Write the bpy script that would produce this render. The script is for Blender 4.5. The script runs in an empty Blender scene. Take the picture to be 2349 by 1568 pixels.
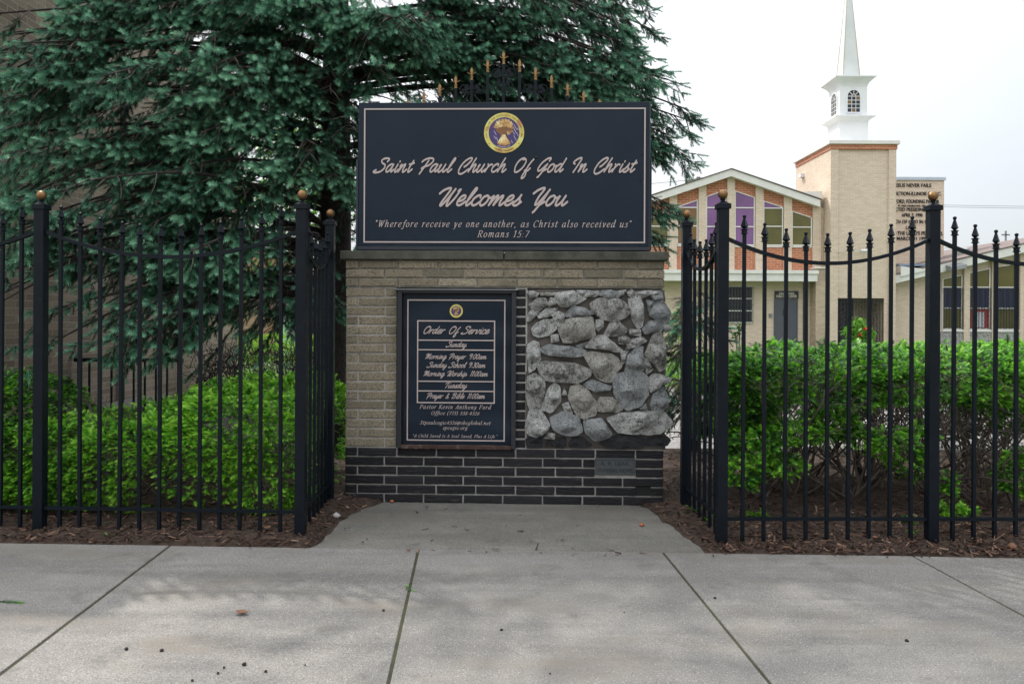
import bpy, math, random
import numpy as np
from mathutils import Vector, Matrix, noise as mnoise

random.seed(7)
RNG = np.random.default_rng(11)
SC = bpy.context.scene
COL = SC.collection
R = math.radians

# ---------------------------------------------------------------- camera
F = 1827.0            # focal length in pixels of a 2349 px wide frame (28 mm on 36 mm)
CH = 1.42             # eye height
ROLL = R(0.3)
PX0, PY0 = 1174.5, 728.0
cam_d = bpy.data.cameras.new('camera')
cam = bpy.data.objects.new('camera', cam_d)
COL.objects.link(cam)
cam_d.sensor_width = 36.0
cam_d.lens = 28.0
cam_d.shift_y = -56.0 / 2349.0
cam_d.clip_start = 0.05
cam_d.clip_end = 2000.0
cam.matrix_world = Matrix.Translation((0, 0, CH)) @ Matrix.Rotation(-ROLL, 4, 'Y') @ Matrix.Rotation(R(90), 4, 'X')
SC.camera = cam

# ---------------------------------------------------------------- light
SUN_AZ = (-0.67, 0.74)      # the sun stands behind the fence, to the left
SUN_EL = R(52)
SKY_STRENGTH = 0.1
SUN_STRENGTH = 3.2
SC.view_settings.view_transform = 'Standard'
SC.view_settings.look = 'None'
SC.view_settings.gamma = 1.0
SC.view_settings.exposure = 0.34

w = bpy.data.worlds.new('World')
SC.world = w
w.use_nodes = True
nt = w.node_tree
nt.nodes.clear()
out = nt.nodes.new('ShaderNodeOutputWorld')
bg = nt.nodes.new('ShaderNodeBackground')
bg.inputs['Strength'].default_value = SKY_STRENGTH
sky = nt.nodes.new('ShaderNodeTexSky')
sky.sky_type = 'NISHITA'
sky.sun_disc = False
sky.sun_elevation = SUN_EL
sky.sun_rotation = math.atan2(SUN_AZ[0], SUN_AZ[1])
sky.altitude = 200
sky.air_density = 1.0
sky.dust_density = 2.0
tc = nt.nodes.new('ShaderNodeTexCoord')
sep = nt.nodes.new('ShaderNodeSeparateXYZ')
nt.links.new(tc.outputs['Generated'], sep.inputs[0])
# thin bright overcast, brighter towards the zenith as overcast skies are
mr = nt.nodes.new('ShaderNodeMapRange')
mr.inputs['From Min'].default_value = 0.0
mr.inputs['From Max'].default_value = 1.0
mr.inputs['To Min'].default_value = 6.1
mr.inputs['To Max'].default_value = 21.0
nt.links.new(sep.outputs['Z'], mr.inputs['Value'])
nz = nt.nodes.new('ShaderNodeTexNoise')
nz.inputs['Scale'].default_value = 2.2
nz.inputs['Detail'].default_value = 5
mp = nt.nodes.new('ShaderNodeMapping')
mp.inputs['Scale'].default_value = (1, 1, 2.5)
nt.links.new(tc.outputs['Generated'], mp.inputs[0])
nt.links.new(mp.outputs[0], nz.inputs['Vector'])
cl = nt.nodes.new('ShaderNodeVectorMath')
cl.operation = 'SCALE'
cl.inputs[0].default_value = (0.97, 1.0, 1.035)
nvar = nt.nodes.new('ShaderNodeMath')
nvar.operation = 'MULTIPLY_ADD'
nt.links.new(nz.outputs['Fac'], nvar.inputs[0])
nvar.inputs[1].default_value = 0.44
nvar.inputs[2].default_value = 0.78
nmul = nt.nodes.new('ShaderNodeMath')
nmul.operation = 'MULTIPLY'
nt.links.new(mr.outputs[0], nmul.inputs[0])
nt.links.new(nvar.outputs[0], nmul.inputs[1])
nt.links.new(nmul.outputs[0], cl.inputs['Scale'])
# clouds thin out towards the right of the view
mr2 = nt.nodes.new('ShaderNodeMapRange')
mr2.inputs['From Min'].default_value = 0.40
mr2.inputs['From Max'].default_value = 0.72
mr2.inputs['To Min'].default_value = 0.97
mr2.inputs['To Max'].default_value = 0.72
add = nt.nodes.new('ShaderNodeMath')
add.operation = 'MULTIPLY_ADD'
nt.links.new(nz.outputs['Fac'], add.inputs[0])
add.inputs[1].default_value = 0.35
nt.links.new(sep.outputs['X'], add.inputs[2])
nt.links.new(add.outputs[0], mr2.inputs['Value'])
mx = nt.nodes.new('ShaderNodeMix')
mx.data_type = 'RGBA'
nt.links.new(mr2.outputs[0], mx.inputs['Factor'])
nt.links.new(sky.outputs[0], mx.inputs[6])
nt.links.new(cl.outputs[0], mx.inputs[7])
nt.links.new(mx.outputs[2], bg.inputs['Color'])
nt.links.new(bg.outputs[0], out.inputs[0])

sun_d = bpy.data.lights.new('sun', 'SUN')
sun_d.energy = SUN_STRENGTH
sun_d.angle = R(1.2)
sun_d.color = (1.0, 0.95, 0.87)
sun = bpy.data.objects.new('sun', sun_d)
COL.objects.link(sun)
_ce = math.cos(SUN_EL)
_n = math.hypot(*SUN_AZ)
SUNV = Vector((SUN_AZ[0] / _n * _ce, SUN_AZ[1] / _n * _ce, math.sin(SUN_EL)))
sun.rotation_euler = SUNV.to_track_quat('Z', 'Y').to_euler()
sun.location = (-20, 20, 30)


# ---------------------------------------------------------------- helpers
def ray(px, py):
    u, v = px - PX0, PY0 - py
    c, s = math.cos(ROLL), math.sin(ROLL)
    return Vector(((u * c - v * s) / F, 1.0, (u * s + v * c) / F))


def P(px, py, Y):
    d = ray(px, py)
    return Vector((d.x * Y, Y, CH + d.z * Y))


def G(px, py, z=0.0):
    d = ray(px, py)
    t = (z - CH) / d.z
    return Vector((d.x * t, t, z))


class MB:
    """collects faces, then links them as one mesh object"""
    def __init__(self):
        self.v, self.f, self.mi, self.tint = [], [], [], []

    def poly(self, pts, mi=0):
        n = len(self.v)
        self.v += [tuple(p) for p in pts]
        self.f.append(tuple(range(n, n + len(pts))))
        self.mi.append(mi)

    def faces(self, verts, faces, mi=0):
        n = len(self.v)
        self.v += [tuple(p) for p in verts]
        for f in faces:
            self.f.append(tuple(i + n for i in f))
            self.mi.append(mi)

    def box(self, lo, hi, mi=0):
        x0, y0, z0 = lo
        x1, y1, z1 = hi
        self.faces([(x0, y0, z0), (x1, y0, z0), (x1, y1, z0), (x0, y1, z0), (x0, y0, z1), (x1, y0, z1), (x1, y1, z1), (x0, y1, z1)],
                   [(0, 3, 2, 1), (4, 5, 6, 7), (0, 1, 5, 4), (1, 2, 6, 5), (2, 3, 7, 6), (3, 0, 4, 7)], mi)

    def prism(self, pts, y0, y1, mi=0):
        """outline in x,z extruded from y0 (front) to y1"""
        n = len(pts)
        a = sum(pts[i][0] * pts[(i + 1) % n][1] - pts[(i + 1) % n][0] * pts[i][1] for i in range(n))
        if a < 0:
            pts = pts[::-1]
        vs = [(p[0], y0, p[1]) for p in pts] + [(p[0], y1, p[1]) for p in pts]
        fs = [tuple(range(n)), tuple(range(2 * n - 1, n - 1, -1))]
        fs += [(i, i + n, (i + 1) % n + n, (i + 1) % n) for i in range(n)]
        self.faces(vs, fs, mi)

    def tube(self, pts, rad, n=6, mi=0, cap=True):
        pts = [Vector(p) for p in pts]
        if not isinstance(rad, (list, tuple)):
            rad = [rad] * len(pts)
        vs = []
        ref = None
        for i, p in enumerate(pts):
            d = (pts[min(i + 1, len(pts) - 1)] - pts[max(i - 1, 0)])
            if d.length < 1e-9:
                d = Vector((0, 0, 1))
            d.normalize()
            if ref is None:
                ref = d.orthogonal().normalized()
            a = (ref - d * ref.dot(d))
            a = a.normalized() if a.length > 1e-6 else d.orthogonal().normalized()
            ref = a
            b = d.cross(a)
            for k in range(n):
                t = 2 * math.pi * k / n
                vs.append(p + (a * math.cos(t) + b * math.sin(t)) * rad[i])
        fs = []
        for i in range(len(pts) - 1):
            for k in range(n):
                k2 = (k + 1) % n
                fs.append((i * n + k, i * n + k2, (i + 1) * n + k2, (i + 1) * n + k))
        if cap:
            fs.append(tuple(range(n - 1, -1, -1)))
            fs.append(tuple(range((len(pts) - 1) * n, len(pts) * n)))
        self.faces(vs, fs, mi)

    def lathe(self, prof, n=16, c=(0, 0, 0), mi=0):
        vs, fs = [], []
        for r, z in prof:
            for k in range(n):
                t = 2 * math.pi * k / n
                vs.append((c[0] + r * math.cos(t), c[1] + r * math.sin(t), c[2] + z))
        for i in range(len(prof) - 1):
            for k in range(n):
                k2 = (k + 1) % n
                fs.append((i * n + k, i * n + k2, (i + 1) * n + k2, (i + 1) * n + k))
        self.faces(vs, fs, mi)

    def build(self, name, mat, parent=None, org=(0, 0, 0), smooth=False, bevel=0, label=None, kind=None):
        me = bpy.data.meshes.new(name)
        ox, oy, oz = org
        me.from_pydata([(x - ox, y - oy, z - oz) for x, y, z in self.v], [], self.f)
        mats = mat if isinstance(mat, (list, tuple)) else [mat]
        for m in mats:
            me.materials.append(m)
        if len(mats) > 1:
            me.polygons.foreach_set('material_index', self.mi)
        if smooth:
            me.polygons.foreach_set('use_smooth', [True] * len(self.f))
        me.update()
        # metric UVs along each face's own plane, so masonry keeps its size on every side
        uv = me.uv_layers.new(name='UVMap')
        co = self.v
        arr = []
        for p in me.polygons:
            nx, ny, nzz = abs(p.normal.x), abs(p.normal.y), abs(p.normal.z)
            for vi in p.vertices:
                x, y, z = co[vi]
                if nzz > max(nx, ny):
                    arr += (x, y)
                elif ny >= nx:
                    arr += (x, z)
                else:
                    arr += (y, z)
        uv.data.foreach_set('uv', arr)
        if self.tint and len(self.tint) == len(self.v):
            at = me.attributes.new('tint', 'FLOAT', 'POINT')
            at.data.foreach_set('value', self.tint)
        o = bpy.data.objects.new(name, me)
        COL.objects.link(o)
        if parent is not None:
            o.parent = parent
        else:
            o.location = org
        if bevel:
            b = o.modifiers.new('bevel', 'BEVEL')
            b.width = bevel
            b.segments = 2
            b.limit_method = 'ANGLE'
            b.angle_limit = R(40)
        if label:
            o['label'] = label
        if kind:
            o['kind'] = kind
        return o


def tag(o, label=None, cat=None, group=None, kind=None):
    if label:
        o['label'] = label
    if cat:
        o['category'] = cat
    if group:
        o['group'] = group
    if kind:
        o['kind'] = kind
    return o


def empty(name, loc, rz=0.0):
    o = bpy.data.objects.new(name, None)
    COL.objects.link(o)
    o.location = loc
    o.rotation_euler = (0, 0, rz)
    o.empty_display_size = 0.2
    return o


def tri_mesh(name, tris, tint, mat, parent=None):
    """tris (N,3,3) float array, tint (N,3) -> one mesh object"""
    n = len(tris)
    me = bpy.data.meshes.new(name)
    me.vertices.add(n * 3)
    me.vertices.foreach_set('co', np.ascontiguousarray(tris, dtype=np.float32).ravel())
    me.loops.add(n * 3)
    me.loops.foreach_set('vertex_index', np.arange(n * 3, dtype=np.int32))
    me.polygons.add(n)
    me.polygons.foreach_set('loop_start', np.arange(0, n * 3, 3, dtype=np.int32))
    me.update()
    at = me.attributes.new('tint', 'FLOAT', 'POINT')
    at.data.foreach_set('value', np.ascontiguousarray(tint, dtype=np.float32).ravel())
    me.materials.append(mat)
    o = bpy.data.objects.new(name, me)
    COL.objects.link(o)
    if parent is not None:
        o.parent = parent
    return o


# ---------------------------------------------------------------- materials
class NT:
    def __init__(self, name):
        self.m = bpy.data.materials.new(name)
        self.m.use_nodes = True
        self.t = self.m.node_tree
        self.b = self.t.nodes['Principled BSDF']
        self.tc = self.t.nodes.new('ShaderNodeTexCoord')

    def n(self, typ, **kw):
        x = self.t.nodes.new('ShaderNode' + typ)
        for k, v in kw.items():
            if hasattr(x, k):
                setattr(x, k, v)
            else:
                x.inputs[k].default_value = v
        return x

    def l(self, a, b):
        self.t.links.new(a, b)

    def noise(self, scale, detail=4, rough=0.55, coord='Object', stretch=None):
        z = self.n('TexNoise')
        z.inputs['Scale'].default_value = scale
        z.inputs['Detail'].default_value = detail
        z.inputs['Roughness'].default_value = rough
        src = self.tc.outputs[coord]
        if stretch:
            mpn = self.n('Mapping')
            mpn.inputs['Scale'].default_value = stretch
            self.l(src, mpn.inputs[0])
            src = mpn.outputs[0]
        self.l(src, z.inputs['Vector'])
        return z.outputs['Fac']

    def ramp(self, fac, stops):
        r = self.n('ValToRGB')
        e = r.color_ramp.elements
        while len(e) < len(stops):
            e.new(0.5)
        for i, (p, c) in enumerate(stops):
            e[i].position = p
            e[i].color = (*c, 1) if len(c) == 3 else c
        self.l(fac, r.inputs[0])
        return r.outputs[0]

    def mix(self, fac, a, b, mode='MIX'):
        m = self.n('Mix')
        m.data_type = 'RGBA'
        m.blend_type = mode
        for sock, val in ((m.inputs['Factor'], fac), (m.inputs[6], a), (m.inputs[7], b)):
            if isinstance(val, (int, float)):
                sock.default_value = val
            elif isinstance(val, tuple):
                sock.default_value = (*val, 1)
            else:
                self.l(val, sock)
        return m.outputs[2]

    def math(self, op, a, b=0.0, clamp=False):
        m = self.n('Math')
        m.operation = op
        m.use_clamp = clamp
        for i, v in enumerate((a, b)):
            if isinstance(v, (int, float)):
                m.inputs[i].default_value = v
            else:
                self.l(v, m.inputs[i])
        return m.outputs[0]

    def bump(self, h, strength=0.5, dist=0.01, prev=None):
        bn = self.n('Bump')
        bn.inputs['Strength'].default_value = strength
        bn.inputs['Distance'].default_value = dist
        self.l(h, bn.inputs['Height'])
        if prev is not None:
            self.l(prev, bn.inputs['Normal'])
        self.l(bn.outputs[0], self.b.inputs['Normal'])
        return bn.outputs[0]

    def col(self, c):
        if isinstance(c, tuple):
            self.b.inputs['Base Color'].default_value = (*c, 1)
        else:
            self.l(c, self.b.inputs['Base Color'])

    def rough(self, r):
        if isinstance(r, (int, float)):
            self.b.inputs['Roughness'].default_value = r
        else:
            self.l(r, self.b.inputs['Roughness'])


def simple(name, c1, c2=None, scale=6.0, rough=0.6, metal=0.0, bump=0.0, bscale=60.0, bdist=0.003):
    t = NT(name)
    if c2 is None:
        c2 = tuple(x * 0.75 for x in c1)
    f = t.noise(scale, 5)
    t.col(t.ramp(f, [(0.3, c1), (0.7, c2)]))
    t.rough(rough)
    t.b.inputs['Metallic'].default_value = metal
    if bump:
        t.bump(t.noise(bscale, 4), bump, bdist)
    return t.m


def tintmat(name, stops, trans=0.0, rough=0.55, spec=0.3, attr_noise=0.0):
    """colour read from the per-leaf 'tint' number"""
    t = NT(name)
    a = t.n('Attribute')
    a.attribute_name = 'tint'
    c = t.ramp(a.outputs['Fac'], stops)
    t.col(c)
    t.rough(rough)
    t.b.inputs['Specular IOR Level'].default_value = spec
    if trans:
        tr = t.n('BsdfTranslucent')
        t.l(c, tr.inputs['Color'])
        ms = t.n('MixShader')
        ms.inputs[0].default_value = trans
        t.l(t.b.outputs[0], ms.inputs[1])
        t.l(tr.outputs[0], ms.inputs[2])
        t.l(ms.outputs[0], t.t.nodes['Material Output'].inputs[0])
    return t.m


def brickmat(name, c1, c2, mortar, bw=0.203, rh=0.0677, gap=0.009, bump=0.5, dirt=0.25, dirtcol=(0.1, 0.08, 0.06)):
    t = NT(name)
    b = t.n('TexBrick')
    t.l(t.tc.outputs['UV'], b.inputs['Vector'])
    b.inputs['Scale'].default_value = 1.0
    b.inputs['Brick Width'].default_value = bw
    b.inputs['Row Height'].default_value = rh
    b.inputs['Mortar Size'].default_value = gap * 0.5
    b.inputs['Mortar Smooth'].default_value = 0.2
    b.inputs['Bias'].default_value = 0.0
    b.inputs['Color1'].default_value = (*c1, 1)
    b.inputs['Color2'].default_value = (*c2, 1)
    b.inputs['Mortar'].default_value = (*mortar, 1)
    big = t.noise(0.9, 5, 0.6)
    fine = t.noise(40, 3)
    c = t.mix(t.math('MULTIPLY', t.math('SUBTRACT', big, 0.42, True), dirt * 4, True), b.outputs['Color'], dirtcol)
    c = t.mix(0.35, c, t.ramp(fine, [(0.3, (0.35, 0.35, 0.35)), (0.7, (0.75, 0.75, 0.75))]), 'OVERLAY')
    t.col(c)
    t.rough(0.85)
    h = t.math('SUBTRACT', 1.0, b.outputs['Fac'])
    h = t.math('ADD', h, t.math('MULTIPLY', fine, 0.5))
    t.bump(h, bump, 0.006)
    return t.m


M = {}


def concrete(name, base, dark, light, scale_spots=70):
    t = NT(name)
    big = t.noise(0.8, 6, 0.6)
    med = t.noise(5.0, 5, 0.6)
    streak = t.noise(1.2, 4, 0.6, stretch=(0.25, 3.0, 1.0))
    c = t.ramp(big, [(0.3, dark), (0.65, base)])
    c = t.mix(t.math('MULTIPLY', t.math('SUBTRACT', streak, 0.46, True), 5.0, True), c, dark)
    c = t.mix(t.math('MULTIPLY', t.math('SUBTRACT', med, 0.5, True), 1.2, True), c, light)
    vor = t.n('TexVoronoi')
    vor.inputs['Scale'].default_value = scale_spots * 1.6
    t.l(t.tc.outputs['Object'], vor.inputs['Vector'])
    spot = t.ramp(vor.outputs['Color'], [(0.12, (1, 1, 1)), (0.2, (0, 0, 0)), (0.80, (0, 0, 0)), (0.88, (0.55, 0.55, 0.55))])
    sep_ = t.n('SeparateColor')
    t.l(vor.outputs['Color'], sep_.inputs[0])
    cellr = sep_.outputs[0]
    near = t.math('LESS_THAN', vor.outputs['Distance'], 0.33)
    lightm = t.math('MULTIPLY', t.math('GREATER_THAN', cellr, 0.72), near)
    darkm = t.math('MULTIPLY', t.math('LESS_THAN', cellr, 0.16), near)
    c = t.mix(t.math('MULTIPLY', lightm, 0.75), c, tuple(min(1, x * 1.55) for x in base))
    c = t.mix(t.math('MULTIPLY', darkm, 0.8), c, tuple(x * 0.45 for x in dark))
    fine = t.noise(150, 4, 0.7)
    c = t.mix(0.9, c, t.ramp(fine, [(0.32, (0.25, 0.25, 0.25)), (0.68, (0.75, 0.75, 0.75))]), 'OVERLAY')
    warm = t.noise(1.7, 5, 0.62, stretch=(0.6, 1.4, 1.0))
    c = t.mix(t.math('MULTIPLY', t.math('SUBTRACT', warm, 0.52, True), 4.0, True), c, tuple(x * k for x, k in zip(base, (0.74, 0.68, 0.60))))
    old = t.noise(3.1, 6, 0.7)
    c = t.mix(t.math('MULTIPLY', t.math('SUBTRACT', old, 0.56, True), 5.0, True), c, tuple(x * 0.72 for x in dark))
    blot = t.noise(11, 3, 0.6)
    c = t.mix(t.math('MULTIPLY', t.math('GREATER_THAN', blot, 0.745), 0.5), c, tuple(x * 0.35 for x in dark))
    t.col(c)
    t.rough(0.88)
    t.bump(t.math('ADD', fine, vor.outputs['Distance']), 0.25, 0.003)
    return t.m


def mk_materials():
    M['concrete'] = concrete('sidewalk_concrete', (0.215, 0.203, 0.188), (0.135, 0.128, 0.12), (0.30, 0.282, 0.255))
    M['apron'] = concrete('apron_concrete', (0.17, 0.161, 0.143), (0.10, 0.096, 0.086), (0.235, 0.22, 0.195), 80)
    M['lot'] = concrete('lot_concrete', (0.27, 0.25, 0.245), (0.20, 0.19, 0.185), (0.34, 0.32, 0.31), 10)
    M['joint'] = simple('mossy_joint', (0.05, 0.055, 0.02), (0.03, 0.025, 0.018), 14, 0.95)
    t = NT('mulch_soil')
    f = t.noise(22, 6, 0.7)
    t.col(t.ramp(f, [(0.3, (0.022, 0.014, 0.010)), (0.55, (0.055, 0.033, 0.022)), (0.75, (0.10, 0.065, 0.042))]))
    t.rough(0.95)
    t.bump(t.noise(60, 5, 0.7), 1.0, 0.015)
    M['soil'] = t.m
    M['chips'] = tintmat('bark_chips', [(0.0, (0.016, 0.010, 0.008)), (0.4, (0.065, 0.036, 0.026)), (0.75, (0.16, 0.095, 0.068)), (1.0, (0.34, 0.23, 0.17))], 0, 0.85, 0.2)
    t = NT('lawn')
    f = t.noise(9, 6, 0.7)
    t.col(t.ramp(f, [(0.3, (0.055, 0.10, 0.025)), (0.7, (0.095, 0.165, 0.04))]))
    t.rough(0.9)
    t.bump(t.noise(80, 3), 0.8, 0.03)
    M['lawn'] = t.m
    M['earth'] = simple('open_ground', (0.12, 0.13, 0.08), (0.09, 0.09, 0.06), 1.0, 0.95)
    # iron paint
    t = NT('black_iron_paint')
    t.col(t.ramp(t.noise(9, 5), [(0.35, (0.0065, 0.0085, 0.013)), (0.7, (0.011, 0.015, 0.022))]))
    t.b.inputs['Specular IOR Level'].default_value = 0.17
    t.rough(t.ramp(t.noise(30, 4), [(0.3, (0.30, 0.30, 0.30)), (0.7, (0.5, 0.5, 0.5))]))
    dust = t.noise(26, 6, 0.72)
    t.col(t.mix(t.math('MULTIPLY', t.math('SUBTRACT', dust, 0.60, True), 3.0, True), t.ramp(t.noise(9, 5), [(0.35, (0.003, 0.0055, 0.009)), (0.7, (0.005, 0.0085, 0.014))]), (0.030, 0.032, 0.034)))
    t.bump(t.noise(70, 4), 0.2, 0.003)
    M['iron'] = t.m
    t = NT('bronze_ball')
    t.col(t.ramp(t.noise(40, 5), [(0.3, (0.28, 0.155, 0.068)), (0.7, (0.15, 0.085, 0.04))]))
    t.b.inputs['Metallic'].default_value = 0.85
    t.rough(0.42)
    M['bronze'] = t.m
    t = NT('gold_paint')
    t.col(t.ramp(t.noise(60, 5), [(0.35, (0.33, 0.20, 0.08)), (0.7, (0.17, 0.10, 0.042))]))
    t.b.inputs['Metallic'].default_value = 0.55
    t.rough(0.45)
    M['gold'] = t.m
    # sign faces
    t = NT('navy_sign_face')
    t.col(t.ramp(t.noise(2.0, 4), [(0.3, (0.0065, 0.0135, 0.025)), (0.7, (0.009, 0.018, 0.032))]))
    t.rough(t.ramp(t.noise(3.0, 4), [(0.3, (0.33, 0.33, 0.33)), (0.7, (0.45, 0.45, 0.45))]))
    t.b.inputs['Specular IOR Level'].default_value = 0.2
    t.bump(t.noise(3.2, 2), 0.12, 0.02)
    M['navy'] = t.m
    M['signframe'] = simple('navy_sign_frame', (0.008, 0.012, 0.02), (0.015, 0.02, 0.03), 12, 0.4, 0, 0.2, 90)
    M['letter'] = simple('taupe_vinyl', (0.47, 0.385, 0.365), (0.43, 0.355, 0.34), 8, 0.6)
    t = NT('case_metal')
    ru = t.noise(7, 6, 0.7)
    t.col(t.mix(t.math('MULTIPLY', t.math('SUBTRACT', ru, 0.58, True), 6, True), (0.010, 0.013, 0.019), (0.075, 0.036, 0.022)))
    t.rough(0.5)
    t.bump(t.noise(60, 4), 0.3, 0.003)
    M['case'] = t.m
    t = NT('rusty_ledge')
    t.col(t.ramp(t.noise(18, 6, 0.7), [(0.3, (0.022, 0.013, 0.010)), (0.55, (0.06, 0.03, 0.022)), (0.75, (0.20, 0.16, 0.14))]))
    t.rough(0.9)
    M['rust'] = t.m
    # sign wall bricks, each brick carries its own tint
    t = NT('tan_brick')
    a = t.n('Attribute')
    a.attribute_name = 'tint'
    f = t.noise(95, 5, 0.65, stretch=(0.7, 1.0, 1.4))
    base = t.ramp(a.outputs['Fac'], [(0.0, (0.19, 0.165, 0.12)), (0.5, (0.26, 0.222, 0.16)), (1.0, (0.33, 0.285, 0.21))])
    c = t.mix(t.ramp(f, [(0.36, (1, 1, 1)), (0.54, (0, 0, 0))]), base, (0.085, 0.066, 0.045))
    moss = t.noise(1.7, 5, 0.65)
    c = t.mix(t.math('MULTIPLY', t.math('SUBTRACT', moss, 0.53, True), 5, True), c, (0.085, 0.085, 0.05))
    t.col(c)
    t.rough(0.9)
    t.bump(f, 1.0, 0.006)
    M['tan'] = t.m
    t = NT('black_brick')
    a = t.n('Attribute')
    a.attribute_name = 'tint'
    f = t.noise(28, 5, 0.65, stretch=(0.35, 1.0, 2.6))
    base = t.ramp(a.outputs['Fac'], [(0.0, (0.007, 0.007, 0.0085)), (1.0, (0.018, 0.0175, 0.020))])
    c = t.mix(t.math('MULTIPLY', t.math('SUBTRACT', f, 0.60, True), 4, True), base, (0.11, 0.11, 0.115))
    t.b.inputs['Specular IOR Level'].default_value = 0.3
    t.col(c)
    t.rough(0.62)
    t.bump(f, 1.0, 0.012)
    M['black'] = t.m
    t = NT('mortar')
    t.col(t.ramp(t.noise(9, 6, 0.7), [(0.3, (0.24, 0.225, 0.205)), (0.7, (0.44, 0.42, 0.40))]))
    t.rough(0.95)
    t.bump(t.noise(120, 4), 0.8, 0.004)
    M['mortar'] = t.m
    t = NT('stone_mortar')
    t.col(t.ramp(t.noise(6, 6, 0.7), [(0.3, (0.085, 0.074, 0.066)), (0.7, (0.17, 0.152, 0.138))]))  # brown mortar, darkened in colour to suggest shadow between the stones
    t.rough(0.95)
    t.bump(t.noise(45, 6, 0.7), 1.0, 0.012)
    M['stonemortar'] = t.m
    for nm, c1, c2, c3 in (('stone_pale', (0.70, 0.70, 0.675), (0.40, 0.40, 0.385), (0.045, 0.043, 0.038)),
                           ('stone_blue', (0.46, 0.48, 0.485), (0.31, 0.325, 0.33), (0.075, 0.075, 0.075)),
                           ('stone_warm', (0.56, 0.54, 0.49), (0.37, 0.355, 0.32), (0.07, 0.062, 0.05)),
                           ('stone_dark', (0.56, 0.555, 0.52), (0.20, 0.195, 0.18), (0.02, 0.018, 0.016)),
                           ('stone_black', (0.04, 0.042, 0.048), (0.018, 0.019, 0.022), (0.009, 0.009, 0.01))):
        t = NT(nm)
        f = t.noise(19, 10, 0.8)
        g = t.noise(85, 6, 0.75)
        c = t.ramp(f, [(0.33, c3), (0.42, c2), (0.54, c1)])
        c = t.mix(t.ramp(g, [(0.39, (0.95, 0.95, 0.95)), (0.48, (0, 0, 0))]), c, c3)
        t.col(c)
        t.rough(0.8)
        n1 = t.bump(f, 1.0, 0.05)
        t.bump(g, 1.0, 0.014, n1)
        M[nm] = t.m
    t = NT('cap_stone')
    f = t.noise(6, 7, 0.7)
    t.col(t.ramp(f, [(0.35, (0.035, 0.037, 0.027)), (0.6, (0.085, 0.082, 0.065)), (0.75, (0.16, 0.155, 0.135))]))
    t.rough(0.9)
    t.bump(t.noise(80, 4), 0.5, 0.005)
    M['cap'] = t.m
    M['slate'] = simple('plaque_slate', (0.06, 0.068, 0.073), (0.04, 0.046, 0.05), 12, 0.55, 0, 0.3, 70)
    M['slate_dark'] = simple('plaque_cut', (0.009, 0.010, 0.012), None, 12, 0.7)
    M['shade_black'] = simple('opening_shade_black', (0.01, 0.01, 0.01), None, 3, 0.9)  # near-black colour standing in for shade inside openings
    # plants
    M['spruce'] = tintmat('spruce_needles', [(0.0, (0.012, 0.026, 0.016)), (0.4, (0.026, 0.078, 0.046)), (0.70, (0.112, 0.30, 0.195)), (1.0, (0.32, 0.62, 0.40))], 0.16, 0.5, 0.35)
    M['yew'] = tintmat('yew_needles', [(0.0, (0.010, 0.038, 0.012)), (0.3, (0.042, 0.16, 0.016)), (0.65, (0.155, 0.46, 0.03)), (1.0, (0.36, 0.66, 0.07))], 0.38, 0.42, 0.4)
    M['leaf'] = tintmat('broad_leaf', [(0.0, (0.03, 0.10, 0.015)), (0.5, (0.12, 0.32, 0.03)), (1.0, (0.30, 0.50, 0.05))], 0.35, 0.45, 0.4)
    M['bark'] = simple('spruce_bark', (0.035, 0.028, 0.024), (0.012, 0.010, 0.009), 14, 0.95, 0, 1.0, 30, 0.02)
    M['twig'] = simple('bare_twig', (0.125, 0.10, 0.085), (0.055, 0.042, 0.035), 10, 0.9, 0, 0.5, 60)
    M['deadtwig'] = simple('dead_twig', (0.03, 0.02, 0.02), (0.015, 0.01, 0.01), 10, 0.9)
    M['deadleaf'] = simple('dead_leaf', (0.20, 0.10, 0.055), (0.11, 0.05, 0.028), 30, 0.8)
    M['orange'] = simple('brick_crumb', (0.38, 0.12, 0.06), (0.25, 0.09, 0.05), 30, 0.9)
    M['pebble'] = simple('pebble', (0.42, 0.40, 0.38), (0.3, 0.28, 0.27), 30, 0.8)
    M['red'] = simple('red_petal', (0.65, 0.05, 0.03), (0.5, 0.03, 0.03), 20, 0.6)
    # buildings
    M['cream'] = brickmat('cream_brick', (0.70, 0.575, 0.455), (0.61, 0.49, 0.38), (0.44, 0.36, 0.285), dirt=0.12, dirtcol=(0.40, 0.31, 0.21))
    M['cream_dirty'] = brickmat('stained_cream_brick', (0.54, 0.44, 0.32), (0.45, 0.35, 0.25), (0.44, 0.37, 0.30), dirt=0.6, dirtcol=(0.14, 0.10, 0.08))
    M['redbrick'] = brickmat('red_brick', (0.50, 0.185, 0.09), (0.38, 0.125, 0.06), (0.56, 0.42, 0.32), bw=0.24, rh=0.085, gap=0.014, dirt=0.08)
    M['house'] = brickmat('brown_grey_brick', (0.27, 0.215, 0.16), (0.165, 0.13, 0.095), (0.33, 0.285, 0.24), bw=0.305, rh=0.0709, gap=0.011, dirt=0.25, dirtcol=(0.10, 0.08, 0.065), bump=0.8)
    M['farbrick'] = brickmat('far_tan_brick', (0.40, 0.25, 0.15), (0.32, 0.2, 0.12), (0.36, 0.28, 0.2), dirt=0.1)
    M['trim'] = simple('white_trim', (0.76, 0.75, 0.71), (0.66, 0.64, 0.60), 3, 0.6)
    M['steeple'] = simple('steeple_white', (0.80, 0.81, 0.82), (0.72, 0.74, 0.76), 2, 0.45)
    M['spire'] = simple('spire_grey_white', (0.66, 0.69, 0.68), (0.58, 0.61, 0.60), 2, 0.45)
    M['spire_edge'] = simple('spire_seam', (0.52, 0.47, 0.33), (0.42, 0.38, 0.27), 6, 0.5)
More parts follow.
